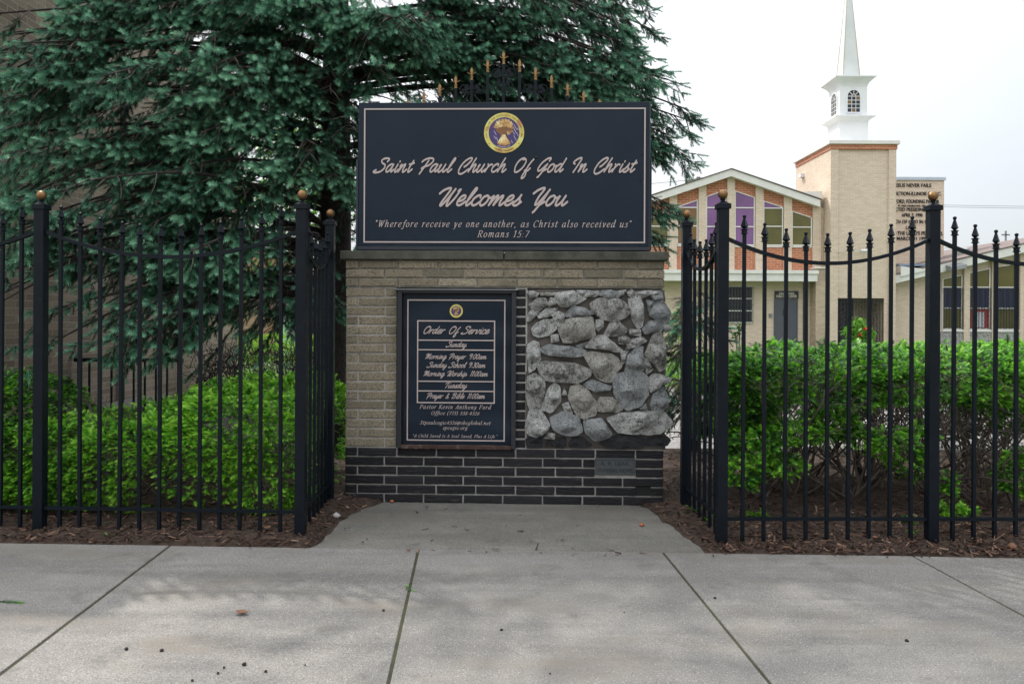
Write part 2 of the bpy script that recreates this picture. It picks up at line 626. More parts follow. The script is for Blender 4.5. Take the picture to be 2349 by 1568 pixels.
    M['metalcap'] = simple('coping_metal', (0.50, 0.56, 0.62), (0.42, 0.48, 0.54), 3, 0.4)
    for nm, c, r_ in (('purple', (0.24, 0.11, 0.29), 0.25), ('olive', (0.13, 0.115, 0.022), 0.2), ('amber', (0.22, 0.115, 0.03), 0.2), ('navyglass', (0.012, 0.022, 0.075), 0.15),
                      ('darkglass', (0.022, 0.026, 0.03), 0.1), ('redglass', (0.45, 0.03, 0.03), 0.3), ('whiteglass', (0.65, 0.65, 0.68), 0.3)):
        M[nm] = simple(nm + '_glass', c, tuple(x * 0.7 for x in c), 1.5, r_)
    M['door'] = simple('grey_door', (0.085, 0.09, 0.115), (0.075, 0.08, 0.10), 3, 0.45)
    M['darkmetal'] = simple('dark_grille', (0.02, 0.022, 0.028), None, 5, 0.5)
    M['rooftile'] = simple('brown_shingle', (0.20, 0.155, 0.145), (0.13, 0.10, 0.095), 12, 0.95, 0, 0.6, 30)
    M['flash'] = simple('roof_flashing', (0.23, 0.30, 0.38), (0.16, 0.2, 0.26), 5, 0.5)
    M['white'] = simple('white_plastic', (0.8, 0.8, 0.8), None, 3, 0.4)
    M['grey'] = simple('grey_metal', (0.28, 0.29, 0.30), None, 4, 0.5, 0.3)
    M['polewood'] = simple('pole_wood', (0.22, 0.21, 0.20), None, 5, 0.9)
    M['wire'] = simple('wire', (0.06, 0.06, 0.065), None, 5, 0.6)
    M['green_sign'] = simple('pale_green_paint', (0.30, 0.55, 0.30), (0.27, 0.5, 0.27), 4, 0.5)
    M['ivory'] = simple('ivory_lettering', (0.72, 0.68, 0.58), None, 4, 0.6)
    M['bronzeletter'] = simple('dark_bronze_letter', (0.03, 0.024, 0.02), (0.02, 0.017, 0.015), 4, 0.5)


mk_materials()

# ---------------------------------------------------------------- lettering
BRUSH = {
    'a': (80, "62 84 40 98 12 70 6 25 22 0 44 25 62 92|62 92 57 35 65 2 86 32"),
    'b': (74, "14 34 34 120 46 172 34 182 22 120 10 40 14 4 32 0 52 24 60 62 46 88|46 88 54 74 76 70"),
    'c': (62, "56 76 50 98 28 92 8 60 8 20 26 0 46 8 66 34"),
    'd': (84, "60 84 38 98 10 66 6 22 22 0 44 28 62 95|74 178 64 95 57 30 66 2 88 32"),
    'e': (64, "12 38 40 52 54 78 42 98 22 86 8 48 12 12 30 0 48 10 68 36"),
    'f': (56, "60 165 42 110 26 30 12 -55 20 -80 38 -56 38 -14 14 18|24 12 46 16 62 46"),
    'g': (78, "62 84 40 98 12 70 6 25 22 0 44 25 62 92|62 92 56 20 44 -52 28 -76 14 -58 34 -22 62 4 82 34"),
    'h': (80, "32 180 18 90 8 2|8 4 24 60 46 94 58 84 52 36 56 4 66 2 86 32"),
    'i': (42, "22 95 15 40 20 3 32 2 48 32|30 130 32 136"),
    'l': (46, "14 34 38 120 48 170 38 182 26 130 14 40 20 3 32 2 52 34"),
    'm': (118, "6 70 16 94 8 2|9 5 28 66 44 94 52 84 44 2|46 5 66 68 84 94 92 84 86 32 92 3 102 3 122 32"),
    'n': (84, "6 70 16 94 8 2|9 5 28 66 48 94 56 84 50 32 56 3 68 3 88 32"),
    'o': (72, "40 96 16 80 6 32 20 0 42 8 58 45 54 84 36 97|54 78 64 72 78 76"),
    'p': (80, "4 60 18 96 12 40 -2 -72|10 30 30 84 50 94 62 66 54 22 36 2 20 16|44 8 64 12 84 34"),
    'r': (58, "8 96 16 70 6 2|8 22 22 68 40 92 56 88"),
    's': (58, "4 20 28 60 40 102|40 102 38 72 50 34 40 4 18 0 4 14|42 8 62 34"),
    't': (52, "36 145 20 50 22 5 34 2 56 34|6 96 26 98 52 112"),
    'u': (86, "4 66 16 94 8 40 12 4 28 2 48 36 60 94|60 94 54 35 62 3 74 5 92 34"),
    'v': (66, "4 70 16 94 14 40 18 2 38 24 54 66 50 96|50 96 58 82 72 86"),
    'y': (78, "4 66 16 94 10 40 14 8 28 6 48 36 60 94|60 94 54 10 40 -58 26 -78 14 -60 34 -22 62 8 82 34"),
    'S': (98, "86 132 96 168 70 182 34 172 22 142 40 112 74 88 80 46 54 6 8 -8 -18 4 2 26"),
    'P': (94, "-16 128 2 158 46 182 88 172 96 132 70 84 24 62 6 42|48 150 30 60 8 -24"),
    'C': (86, "34 62 54 84 82 150 76 184 44 172 8 112 -8 32 8 -18 44 -18 90 36"),
    'O': (94, "70 168 52 182 18 152 0 82 12 10 42 0 78 50 90 122 76 164 50 160"),
    'G': (92, "82 140 88 178 58 176 16 116 -2 44 10 12 34 26 58 66 76 98|76 98 58 20 38 -50 26 -66|50 4 88 34"),
    'I': (66, "10 98 -8 112 0 144 36 182 58 174 50 100 28 -4"),
    'W': (136, "-22 118 0 158 34 182 50 170 38 96 20 16 30 -2 58 60 86 172|86 172 72 90 70 8 84 0 112 70 128 168 116 146"),
    'Y': (104, "-18 118 6 158 42 184 52 164 34 80 32 10 50 18 80 100 96 164|96 164 76 40 52 -48 42 -70|64 0 98 36"),
    'M': (136, "-10 118 14 164 36 176 30 100 10 0|10 0 40 90 70 174 62 100 54 6 84 90 112 174|112 174 102 60 108 4 122 4 140 34"),
    'T': (78, "-10 120 0 154 34 176 98 172|56 170 40 80 22 -6"),
    'B': (102, "30 160 20 80 4 -4|-14 132 6 166 54 182 86 162 70 112 30 96|30 96 76 84 80 40 50 2 10 6"),
    '0': (78, "44 174 14 130 6 46 24 0 48 18 66 92 62 150 42 174"),
    '1': (46, "16 146 36 174 22 0"), '3': (68, "14 150 38 174 56 150 44 108 26 92|26 92 54 82 54 36 34 0 4 16"),
    '9': (84, "68 152 44 178 10 150 14 106 46 102 68 152|70 170 64 80 46 0"),
    ':': (34, "16 74 17 80|10 12 11 18"), '&': (90, "78 44 50 4 18 0 6 34 30 82 54 122 46 166 26 152 28 110 46 50 74 0"), ' ': (84, ""),
}
SERIF = {
    'a': (90, "70 92 35 98 8 55 12 8 35 4 62 45 74 98|74 98 64 30 70 3 88 18"),
    'b': (80, "8 148 24 154 12 50 16 6|14 50 42 97 68 80 60 25 32 0 14 10"),
    'c': (72, "66 80 50 98 22 85 8 40 22 4 46 4 66 20"),
    'd': (90, "70 92 35 98 8 55 12 8 35 4 62 45 74 98|62 150 82 155 66 30 72 3 88 18"),
    'e': (72, "10 42 42 50 64 76 52 98 24 85 8 40 22 4 46 4 64 20"),
    'f': (54, "80 138 66 156 48 130 36 50 22 -30 4 -46 -10 -32|8 92 66 92"),
    'g': (80, "70 92 35 98 12 65 24 38 52 48 66 80 58 98|58 98 82 96|28 38 14 20 50 8 62 -20 36 -45 4 -36 2 -14 26 4"),
    'h': (88, "8 148 24 154 14 80 8 0|12 50 42 97 64 90 58 30 62 2 82 18"),
    'i': (44, "6 86 22 98 13 20 19 2 38 20|26 134 28 140"),
    'l': (42, "8 148 26 154 13 30 19 2 38 20"),
    'm': (126, "6 86 22 98 8 0|12 50 42 97 60 90 50 0|54 50 82 97 104 90 96 30 100 2 120 18"),
    'n': (88, "6 86 22 98 8 0|12 50 42 97 64 90 57 30 61 2 82 18"),
    'o': (80, "44 98 18 85 8 40 22 4 44 2 66 30 68 75 44 98"),
    'p': (84, "6 86 22 98 4 -46|-10 -46 24 -46|14 60 44 98 70 85 64 35 38 2 14 12"),
    'r': (62, "6 86 22 98 8 0|13 55 38 96 60 90"),
    's': (64, "56 80 40 98 20 86 24 64 48 42 46 12 24 0 4 16"),
    't': (52, "28 132 14 25 20 2 44 18|2 92 54 95"),
    'u': (92, "6 86 22 98 13 25 24 2 46 20 68 60|76 98 64 25 68 2 88 18"),
    'v': (72, "4 90 20 97 25 10 27 2 56 50 66 98"),
    'y': (76, "4 90 20 97 28 10 30 4|70 98 50 40 22 -38 0 -46"),
    'W': (130, "20 145 28 2|28 2 72 140|68 145 76 2|76 2 122 145|4 145 38 145|106 145 138 145"),
    'R': (98, "24 145 10 2|-6 2 28 2|8 145 50 147 84 128 74 90 42 76 18 76|42 76 76 8 96 2"),
    'C': (106, "104 118 84 147 48 140 14 90 14 30 44 -2 86 16"),
    'P': (88, "24 145 10 2|-6 2 30 2|8 145 56 147 86 125 72 82 38 70 18 72"),
    'K': (102, "24 145 10 2|-6 2 28 2|92 145 22 70|40 85 84 2|74 2 100 2|8 145 42 145|76 145 106 145"),
    'A': (104, "76 147 4 2|76 147 88 2|24 50 82 50|-10 2 22 2|72 2 104 2"),
    'F': (90, "24 145 10 2|-6 2 30 2|8 145 94 145|94 145 90 118|18 76 66 78"),
    'O': (116, "62 147 26 130 8 70 22 10 56 -2 92 20 108 80 96 130 62 147"),
    'S': (88, "80 118 64 147 36 138 28 108 52 80 70 50 58 10 30 -2 4 24"),
    'I': (48, "28 145 14 2|-2 2 30 2|12 145 44 145"),
    'L': (84, "24 145 10 2|-6 2 72 2|72 2 80 30|8 145 42 145"),
    '1': (60, "16 120 40 142 26 2|8 2 44 2"), '5': (76, "78 140 34 140|34 140 24 82|24 82 58 86 68 50 50 8 20 0 4 16"),
    '7': (72, "12 140 82 140|82 140 28 0"), '3': (74, "16 122 44 142 66 118 34 78|34 78 64 66 60 18 28 0 4 16"),
    '8': (76, "46 76 20 106 46 142 70 112 46 76 12 44 14 8 38 0 66 24 46 76"), '4': (80, "60 140 4 44|4 44 76 44|60 140 46 2"),
    '2': (74, "12 116 38 142 66 118 50 70 6 2|6 2 68 4"), '6': (76, "72 140 30 100 10 40 28 0 62 24 56 76 24 70"),
    ':': (34, "16 74 17 80|10 8 11 14"), '.': (30, "8 6 9 10"), ',': (32, "12 8 8 -20"), '(': (46, "42 158 14 100 8 40 22 -30"), ')': (46, "16 158 36 100 30 20 4 -30"),
    '-': (54, "6 52 48 52"), '@': (120, "72 75 48 90 32 55 44 30 66 45 76 85|76 85 76 30 98 38 108 90 70 130 24 110 6 50 30 -8 86 -8"),
    '"': (50, "16 150 8 128 13 120|36 150 28 128 33 120"), ' ': (52, ""),
}


def catmull(pts, n=7):
    if len(pts) == 2:
        return [tuple(pts[0][k] + (pts[1][k] - pts[0][k]) * i / 4 for k in (0, 1)) for i in range(5)]
    q = [tuple(2 * pts[0][k] - pts[1][k] for k in (0, 1))] + pts + [tuple(2 * pts[-1][k] - pts[-2][k] for k in (0, 1))]
    res = []
    for i in range(1, len(q) - 2):
        p0, p1, p2, p3 = q[i - 1:i + 3]
        for s in range(n):
            t = s / n
            res.append(tuple(0.5 * (2 * p1[k] + (p2[k] - p0[k]) * t + (2 * p0[k] - 5 * p1[k] + 4 * p2[k] - p3[k]) * t * t + (3 * p1[k] - p0[k] - 3 * p2[k] + p3[k]) * t ** 3) for k in (0, 1)))
    res.append(pts[-1])
    return res


def stroke_text(text, font, nib, slant, space=0.0):
    """list of ribbons [(left pts, right pts, cap0, cap1)] in units of one x-height = 1"""
    a, b, ang = nib
    ca, sa = math.cos(ang), math.sin(ang)
    x = 0.0
    polys = []
    for ch in text:
        adv, s = font[ch]
        for st in (s.split('|') if s else []):
            nums = [float(q) / 100 for q in st.split()]
            pts = [(nums[i], nums[i + 1]) for i in range(0, len(nums), 2)]
            pts = catmull([(p_[0], p_[1] if p_[1] <= 1.05 or font is SERIF else 1.05 + (p_[1] - 1.05) * 0.84) for p_ in pts])
            pts = [(x + p[0] + slant * p[1], p[1]) for p in pts]
            L, Rr = [], []
            caps = []
            for i, p in enumerate(pts):
                d = (pts[min(i + 1, len(pts) - 1)][0] - pts[max(0, i - 1)][0], pts[min(i + 1, len(pts) - 1)][1] - pts[max(0, i - 1)][1])
                ln = math.hypot(*d) or 1
                nx, ny = -d[1] / ln, d[0] / ln
                hw = math.sqrt((a * (nx * ca + ny * sa)) ** 2 + (b * (-nx * sa + ny * ca)) ** 2)
                L.append((p[0] + nx * hw, p[1] + ny * hw))
                Rr.append((p[0] - nx * hw, p[1] - ny * hw))
                if i in (0, len(pts) - 1):
                    caps.append([(p[0] + a * math.cos(t) * ca - b * math.sin(t) * sa, p[1] + a * math.cos(t) * sa + b * math.sin(t) * ca) for t in np.linspace(0, 2 * math.pi, 10, endpoint=False)])
            polys.append((L, Rr, caps))
        x += adv / 100 + space
    return polys


def place_text(mb, polys, x0, x1, zb, xh, y):
    """fit ribbons between x0 and x1 on baseline zb with the given x-height, at depth y (towards -y)"""
    xs = [p[0] for L, Rr, c in polys for p in L + Rr]
    mn, mxx = min(xs), max(xs)
    sx = (x1 - x0) / (mxx - mn)
    T = lambda p, yy: (x0 + (p[0] - mn) * sx, yy, zb + p[1] * xh)
    for k, (L, Rr, caps) in enumerate(polys):
        n = len(L)
        yk = y - 0.00012 * (k % 5)
        for i in range(n - 1):
            ya, yb = yk - 0.0009 * i / n, yk - 0.0009 * (i + 1) / n
            mb.poly([T(L[i], ya), T(Rr[i], ya), T(Rr[i + 1], yb), T(L[i + 1], yb)])
        mb.poly([T(p, yk + 0.00006) for p in caps[0]])
        mb.poly([T(p, yk - 0.00102) for p in caps[-1]])


def font_mesh(text, size=1.0, shear=0.0, xs=1.0, space=1.0, bold=0.0):
    cu = bpy.data.curves.new('lettering', 'FONT')
    cu.body = text
    cu.size = size
    cu.shear = shear
    cu.space_character = space
    cu.offset = bold
    o = bpy.data.objects.new('lettering', cu)
    COL.objects.link(o)
    dg = bpy.context.evaluated_depsgraph_get()
    me = bpy.data.meshes.new_from_object(o.evaluated_get(dg))
    vs = [(v.co.x * xs, v.co.y) for v in me.vertices]
    fs = [tuple(p.vertices) for p in me.polygons]
    bpy.data.objects.remove(o)
    bpy.data.curves.remove(cu)
    bpy.data.meshes.remove(me)
    return vs, fs


def put_font(mb, text, x0, x1, zb, height, y, depth=0.0, xs_fit=True, bold=0.0):
    vs, fs = font_mesh(text, 1.0, bold=bold)
    mnx, mxx = min(v[0] for v in vs), max(v[0] for v in vs)
    s = height / 0.73
    sx = (x1 - x0) / (mxx - mnx) if xs_fit else s
    vs3 = [(x0 + (v[0] - mnx) * sx, y, zb + v[1] * s) for v in vs]
    mb.faces(vs3, fs)
    if depth:
        # side walls of the raised letters
        edges = {}
        for f in fs:
            for i in range(len(f)):
                e = (f[i], f[(i + 1) % len(f)])
                if (e[1], e[0]) in edges:
                    del edges[(e[1], e[0])]
                else:
                    edges[e] = 1
        for a, b in edges:
            p, q = vs3[a], vs3[b]
            mb.poly([p, (p[0], y + depth, p[2]), (q[0], y + depth, q[2]), q])


# ---------------------------------------------------------------- the brick sign wall
WYAW = R(-1.8)
WD = Vector((math.cos(WYAW), math.sin(WYAW), 0))
WN = Vector((-math.sin(WYAW), math.cos(WYAW), 0))
_c = Vector((-0.06, 6.09, 0))


def _hit(px, py, org, v):
    d = ray(px, py)
    C0 = Vector((0, 0, CH))
    t = ((org - C0).dot(WN) + v) / d.dot(WN)
    return C0 + d * t


WO = _hit(792, 1100, _c, 0.0)
WO.z = 0.0


def W(px, py, v=0.0):
    """photograph point -> (u, z) on the wall's own plane at depth v"""
    p = _hit(px, py, WO, v)
    return ((p - WO).dot(WD), p.z)


WW = W(1522, 900)[0]
Z5 = lambda x, y: ((820 + x / 2.3405) / 1.0643, (590 + y / 2.3405) / 1.0643)   # detail-view coordinates of the wall


def wroot(name, u, v, z):
    p = WO + WD * u + WN * v
    return empty(name, (p.x, p.y, z), WYAW)


def brick_rows(mb, u0, u1, z0, rows, ch, offs, rng, proud=0.0, bl=0.304, jm=0.010, depth=0.09, skip=None):
    for r in range(rows):
        zb = z0 + r * ch
        cuts = [u0]
        k = offs[r % 2]
        while k < u1 - 0.012:
            if k > u0 + 0.012:
                cuts.append(k)
            k += bl
        cuts.append(u1)
        for a, b in zip(cuts[:-1], cuts[1:]):
            if skip and skip(a, b, zb):
                continue
            j = lambda s: rng.uniform(-s, s)
            y = -proud + j(0.003)
            t = min(1, max(0, rng.gauss(0.5, 0.27)))
            g = jm / 2
            x0, x1 = a + (g if a > u0 + 1e-4 else 0), b - (g if b < u1 - 1e-4 else 0)
            q0, q1 = zb + g + j(0.0012), zb + ch - g + j(0.0012)
            n = len(mb.v)
            # front face as a small worn grid
            nu = max(3, int((x1 - x0) / 0.03))
            vs = []
            for jz in range(4):
                for iu in range(nu + 1):
                    e = (iu in (0, nu)) + (jz in (0, 3))
                    vs.append((x0 + (x1 - x0) * iu / nu + (j(0.0015) if iu in (0, nu) else 0), y + (0.004 if e else 0) + j(0.0012), q0 + (q1 - q0) * (0, 0.12, 0.88, 1)[jz] + (j(0.0012) if jz in (0, 3) else 0)))
            fs = [(jz * (nu + 1) + iu, jz * (nu + 1) + iu + 1, (jz + 1) * (nu + 1) + iu + 1, (jz + 1) * (nu + 1) + iu) for jz in range(3) for iu in range(nu)]
            mb.faces(vs, fs)
            rim = [iu for iu in range(nu + 1)] + [jz * (nu + 1) + nu for jz in range(1, 4)] + [3 * (nu + 1) + iu for iu in range(nu - 1, -1, -1)] + [jz * (nu + 1) for jz in (2, 1)]
            back = [(vs[i][0], y + depth, vs[i][2]) for i in rim]
            m0 = len(mb.v)
            mb.v += back
            for i in range(len(rim)):
                i2 = (i + 1) % len(rim)
                mb.f.append((n + rim[i2], n + rim[i], m0 + i, m0 + i2))
                mb.mi.append(0)
            mb.tint += [t] * (len(mb.v) - n)


def build_wall():
    rng = random.Random(3)
    root = wroot('sign_wall', 0, 0, 0)
    tag(root, 'brick and fieldstone sign wall with a stone cap, standing at the back of the concrete apron', 'wall')
    CHT = 0.0709
    z_black = W(1150, 1028)[1]
    z_band = W(1150, 660)[1]
    z_cap0 = W(1150, 597)[1]
    z_cap1 = W(1150, 577)[1]
    uc1 = W(909, 850)[0]         # right end of the tan column
    us0, us1 = W(1183, 850)[0], W(1206, 850)[0]
    T = 0.36
    # core with mortar face, slightly behind the brick faces
    core = MB()
    core.box((0.004, 0.007, -0.12), (WW - 0.004, T, z_black))
    core.box((0.004, 0.0071, z_black), (uc1 - 0.002, T, z_band))
    core.box((us0 - 0.002, 0.0071, z_black), (us1 + 0.01, T, z_band))
    core.box((us1 + 0.01, 0.06, z_black), (WW - 0.004, T, z_band))
    core.box((uc1 - 0.002, 0.10, z_black), (us0 - 0.002, T, z_band))
    core.box((0.004, 0.0072, z_band), (WW - 0.004, T, z_cap0))
    core.build('mortar_core', M['mortar'], root)
    tb = MB()
    rows = round((z_cap0 - z_band) / CHT)
    brick_rows(tb, 0, WW, z_band + 0.004, rows, (z_cap0 - z_band - 0.004) / rows, [0.29 - 0.304 * 0 - 0.19, 0.0 + 0.30], rng, proud=0.012)
    brick_rows(tb, 0, uc1, z_black, 17, (z_band - z_black - 0.003) / 17, [0.301, 0.094], rng)
    tb.build('tan_brickwork', M['tan'], root, label='weathered tan brickwork above and left of the notice case')
    bb = MB()
    nrow = 7
    z0 = z_black - CHT * nrow
    pu0, pz0 = W(*Z5(1478, 1332))
    pu1, pz1 = W(*Z5(1714, 1233))

    def skip(a, b, zb):
        return b > pu0 and a < pu1 and zb + CHT > pz0 and zb < pz1
    vu0, vz0 = W(*Z5(1712, 1440))
    vu1, vz1 = W(*Z5(1800, 1393))
    for r in range(nrow):
        zb = z0 + r * CHT
        off = [0.301, 0.094][(nrow - 1 - r + 1) % 2]
        segs = [(0.0, WW)]
        mid = zb + CHT / 2
        if pz0 < mid < pz1:
            segs = [(0.0, pu0), (pu1, WW)]
        elif vz0 - 0.01 < mid < vz1 + 0.01:
            segs = [(0.0, vu0), (vu1, WW)]
        for a, b in segs:
            k = off
            while k < a:
                k += 0.304
            brick_rows(bb, a, b, zb, 1, CHT, [k], rng, proud=0.006, jm=0.012)
    brick_rows(bb, us0, us1 - 0.003, z_black, 17, (z_band - z_black - 0.003) / 17, [9, 9], rng, jm=0.013)
    bb.build('black_brickwork', M['black'], root, label='glazed black brick base and narrow upright strip')
    vm = MB()
    vm.box((vu0, 0.004, vz0 - 0.014), (vu1, 0.05, vz1 + 0.014))  # solid block, its black painted in place of shade inside the vent
    vm.build('vent_shade_block', M['shade_black'], root)
    # cap stones
    cu0, cu1 = W(780, 588, -0.05)[0], W(1534, 588, -0.05)[0]
    cm = W(1156, 588, -0.05)[0]
    for a, b in ((cu0, cm - 0.004), (cm + 0.003, cu1)):
        mb = MB()
        n = 14
        prev = None
        dz = rng.uniform(-0.003, 0.003)
        mb.box((a, -0.05, z_cap0 + dz), (b, T + 0.05, z_cap1 + dz))
        mb.build('cap_stone', M['cap'], root, bevel=0.006)
    gap = MB()
    gap.box((cu0 + 0.05, 0.012, z_cap0 - 0.004), (cu1 - 0.05, T, z_cap0 + 0.006))
    gap.build('mortar_bed', M['mortar'], root)
    # stone panel
    pan = MB()
    nu, nz_ = 40, 40
    sz0, sz1 = z_black, z_band - 0.012
    su0, su1 = us1, W(1526, 850)[0]
    for jz in range(nz_ + 1):
        for iu in range(nu + 1):
            u = su0 + (su1 - su0) * iu / nu
            z = sz0 + (sz1 - sz0) * jz / nz_
            d = 0.022 * mnoise.noise(Vector((u * 7, z * 7, 3))) + 0.01 * mnoise.noise(Vector((u * 25, z * 25, 8)))
            edge = 0.03 * mnoise.noise(Vector((3.3, z * 9, 1))) if iu == nu else 0
            pan.v.append((u + edge, 0.012 + d, z))
    for jz in range(nz_):
        for iu in range(nu):
            k = jz * (nu + 1) + iu
            pan.f.append((k, k + 1, k + nu + 2, k + nu + 1))
            pan.mi.append(0)
    m0 = len(pan.v)
    for jz in range(nz_ + 1):
        p = pan.v[jz * (nu + 1) + nu]
        pan.v.append((p[0] + 0.01, 0.1, p[2]))
        pan.v.append((p[0] - 0.02, T, p[2]))
    for jz in range(nz_):
        pan.f.append((jz * (nu + 1) + nu, m0 + jz * 2, m0 + jz * 2 + 2, (jz + 1) * (nu + 1) + nu))
        pan.f.append((m0 + jz * 2, m0 + jz * 2 + 1, m0 + jz * 2 + 3, m0 + jz * 2 + 2))
        pan.mi += [0, 0]
    panel = pan.build('stone_panel', M['stonemortar'], root, smooth=True, label='panel of rough grey fieldstones set in brown mortar')
    S5 = lambda x, y: ((1280 + x / 3.734) / 1.0643, (690 + y / 3.734) / 1.0643)
    stones = STONES.strip().split('\n')
    for si, line in enumerate(stones):
        kind, nums = line.split(':')
        nums = [float(q) for q in nums.split()]
        pts = [W(*S5(nums[i], nums[i + 1]), v=-0.03) for i in range(0, len(nums), 2)]
        make_stone(pts, {'p': 'stone_pale', 'b': 'stone_blue', 'w': 'stone_warm', 'd': 'stone_dark', 'k': 'stone_black'}[kind], panel, si)
    # plaque set into the base
    pq = MB()
    pq.box((pu0 + 0.004, -0.006, pz0 + 0.003), (pu1 - 0.004, 0.05, pz1 - 0.003))
    plaque = pq.build('plaque', M['slate'], root, bevel=0.004)
    fr = MB()
    for a, b in (((pu0 + 0.008, pz0 + 0.008), (pu1 - 0.008, pz0 + 0.016)), ((pu0 + 0.008, pz1 - 0.016), (pu1 - 0.008, pz1 - 0.008)),
                 ((pu0 + 0.008, pz0 + 0.016), (pu0 + 0.016, pz1 - 0.016)), ((pu1 - 0.016, pz0 + 0.016), (pu1 - 0.008, pz1 - 0.016))):
        fr.box((a[0], -0.011, a[1]), (b[0], -0.004, b[1]))
    fr.build('rim', M['slate'], plaque)
    lt = MB()
    hh = pz1 - pz0
    put_font(lt, 'A. R. LEAK', pu0 + 0.045, pu1 - 0.05, pz0 + hh * 0.56, hh * 0.22, -0.0075)
    lt.build('lettering', M['slate_dark'], plaque)
    lt = MB()
    put_font(lt, 'FUNERAL HOME', pu0 + 0.028, pu1 - 0.026, pz0 + hh * 0.19, hh * 0.22, -0.0075)
    lt.build('lettering', M['slate_dark'], plaque)
    return root


STONES = """
p:35 85 80 78 125 95 110 125 60 130
w:160 95 215 90 270 95 275 110 215 116 165 115
p:290 110 330 90 440 78 490 105 548 145 470 190 400 215 340 210 300 170
p:490 75 555 75 545 110 510 130
p:555 80 665 80 680 100 640 125 550 122
b:690 100 720 75 790 70 850 85 850 125 770 138
p:860 75 925 72 900 110 862 125
p:945 90 980 68 1005 90 1000 125 960 115
p:1010 95 1080 80 1140 72 1160 100 1080 135 1030 120
p:1165 75 1230 75 1240 95 1180 108
d:50 200 120 150 185 145 210 195 150 240 80 240
p:215 190 245 150 275 150 275 190 230 215
p:40 280 75 245 130 270 60 340 30 345
p:130 295 200 240 290 245 260 290 200 310 140 315
p:265 290 310 265 360 290 355 340 325 400 280 360
b:385 290 450 220 540 230 620 280 560 300 470 306 400 310
d:615 200 680 150 760 142 850 150 915 195 950 240 930 300 830 345 740 330 640 270
p:955 160 1010 142 1060 145 1085 230 1085 310 1075 380 1040 410 990 330
b:1125 165 1180 175 1175 210 1140 255
b:1150 290 1195 170 1260 170 1300 220 1325 280 1315 350 1240 355
b:1165 125 1250 95 1258 150 1200 162
p:75 420 110 375 180 345 260 340 285 420 220 470 130 490 90 470
w:325 430 390 340 500 325 615 320 630 400 640 490 500 520 370 540
p:660 345 710 340 715 400 680 430 655 400
d:740 470 790 370 870 365 930 430 900 470 780 490
p:970 430 1050 430 1055 485 975 470
b:1090 420 1150 355 1240 345 1280 390 1240 440 1110 460
p:1265 400 1300 385 1340 410 1300 445
p:245 480 300 475 310 525 250 540
p:575 590 620 530 670 490 740 490 820 560 885 610 870 625 700 600
d:865 500 920 485 965 520 940 560 870 555
p:940 600 975 520 1060 500 1105 530 1040 575
b:485 575 575 540 530 600
p:30 580 90 540 130 560 145 690 90 780 45 800
b:160 610 240 565 320 580 400 580 550 620 520 660 440 675 310 665 210 650
w:550 660 620 640 720 655 800 660 880 740 830 830 790 890 760 900 660 860 620 780
p:885 640 940 630 915 720 895 735
b:925 820 935 740 940 680 1010 610 1075 595 1080 700 1080 800 960 835
d:1110 660 1150 560 1180 480 1250 460 1275 540 1290 640 1288 760 1230 795 1190 730
d:1080 695 1130 700 1165 780 1120 820
d:130 740 200 725 330 728 450 740 600 800 580 850 480 910 350 900 230 895 150 820
d:35 870 70 845 110 840 180 900 180 1000 140 1130 50 1140 20 1000
p:165 1140 215 980 280 920 320 960 330 1080 240 1170
w:410 1050 430 960 500 935 580 990 655 1100 640 1200 540 1230 470 1180
b:550 930 620 890 780 940 760 980 640 990
b:815 890 860 835 960 825 1080 828 1115 880 1120 1010 1060 1100 940 1150 890 1110 830 1010
p:1140 880 1180 840 1240 840 1325 880 1310 910 1230 950 1160 985
b:1160 1110 1190 1010 1270 960 1308 1060 1298 1130 1240 1185 1180 1170
p:345 1020 365 965 385 1020
p:360 1120 400 1100 435 1180 420 1200 370 1170
w:665 1120 700 1050 800 1055 885 1110 880 1160 830 1175 690 1165
b:1055 1150 1110 1110 1125 1170
p:15 1320 50 1180 150 1170 220 1290 210 1340 110 1400 50 1380
b:250 1240 350 1185 490 1230 520 1350 450 1385 360 1380 270 1330
b:550 1270 600 1250 700 1245 785 1360 760 1410 650 1435 570 1370
p:780 1240 900 1190 1060 1180 1180 1182 1260 1180 1335 1270 1290 1330 1220 1375 1050 1368 880 1360
p:195 1415 220 1375 275 1385 265 1420
k:10 1430 60 1405 155 1405 170 1500 20 1500
k:190 1490 220 1430 375 1410 380 1480 340 1500
k:405 1470 450 1405 540 1410 620 1480 570 1500 410 1495
k:695 1460 820 1400 930 1385 1120 1430 1080 1500 850 1515 720 1490
k:1100 1480 1140 1420 1310 1400 1335 1440 1300 1490
"""


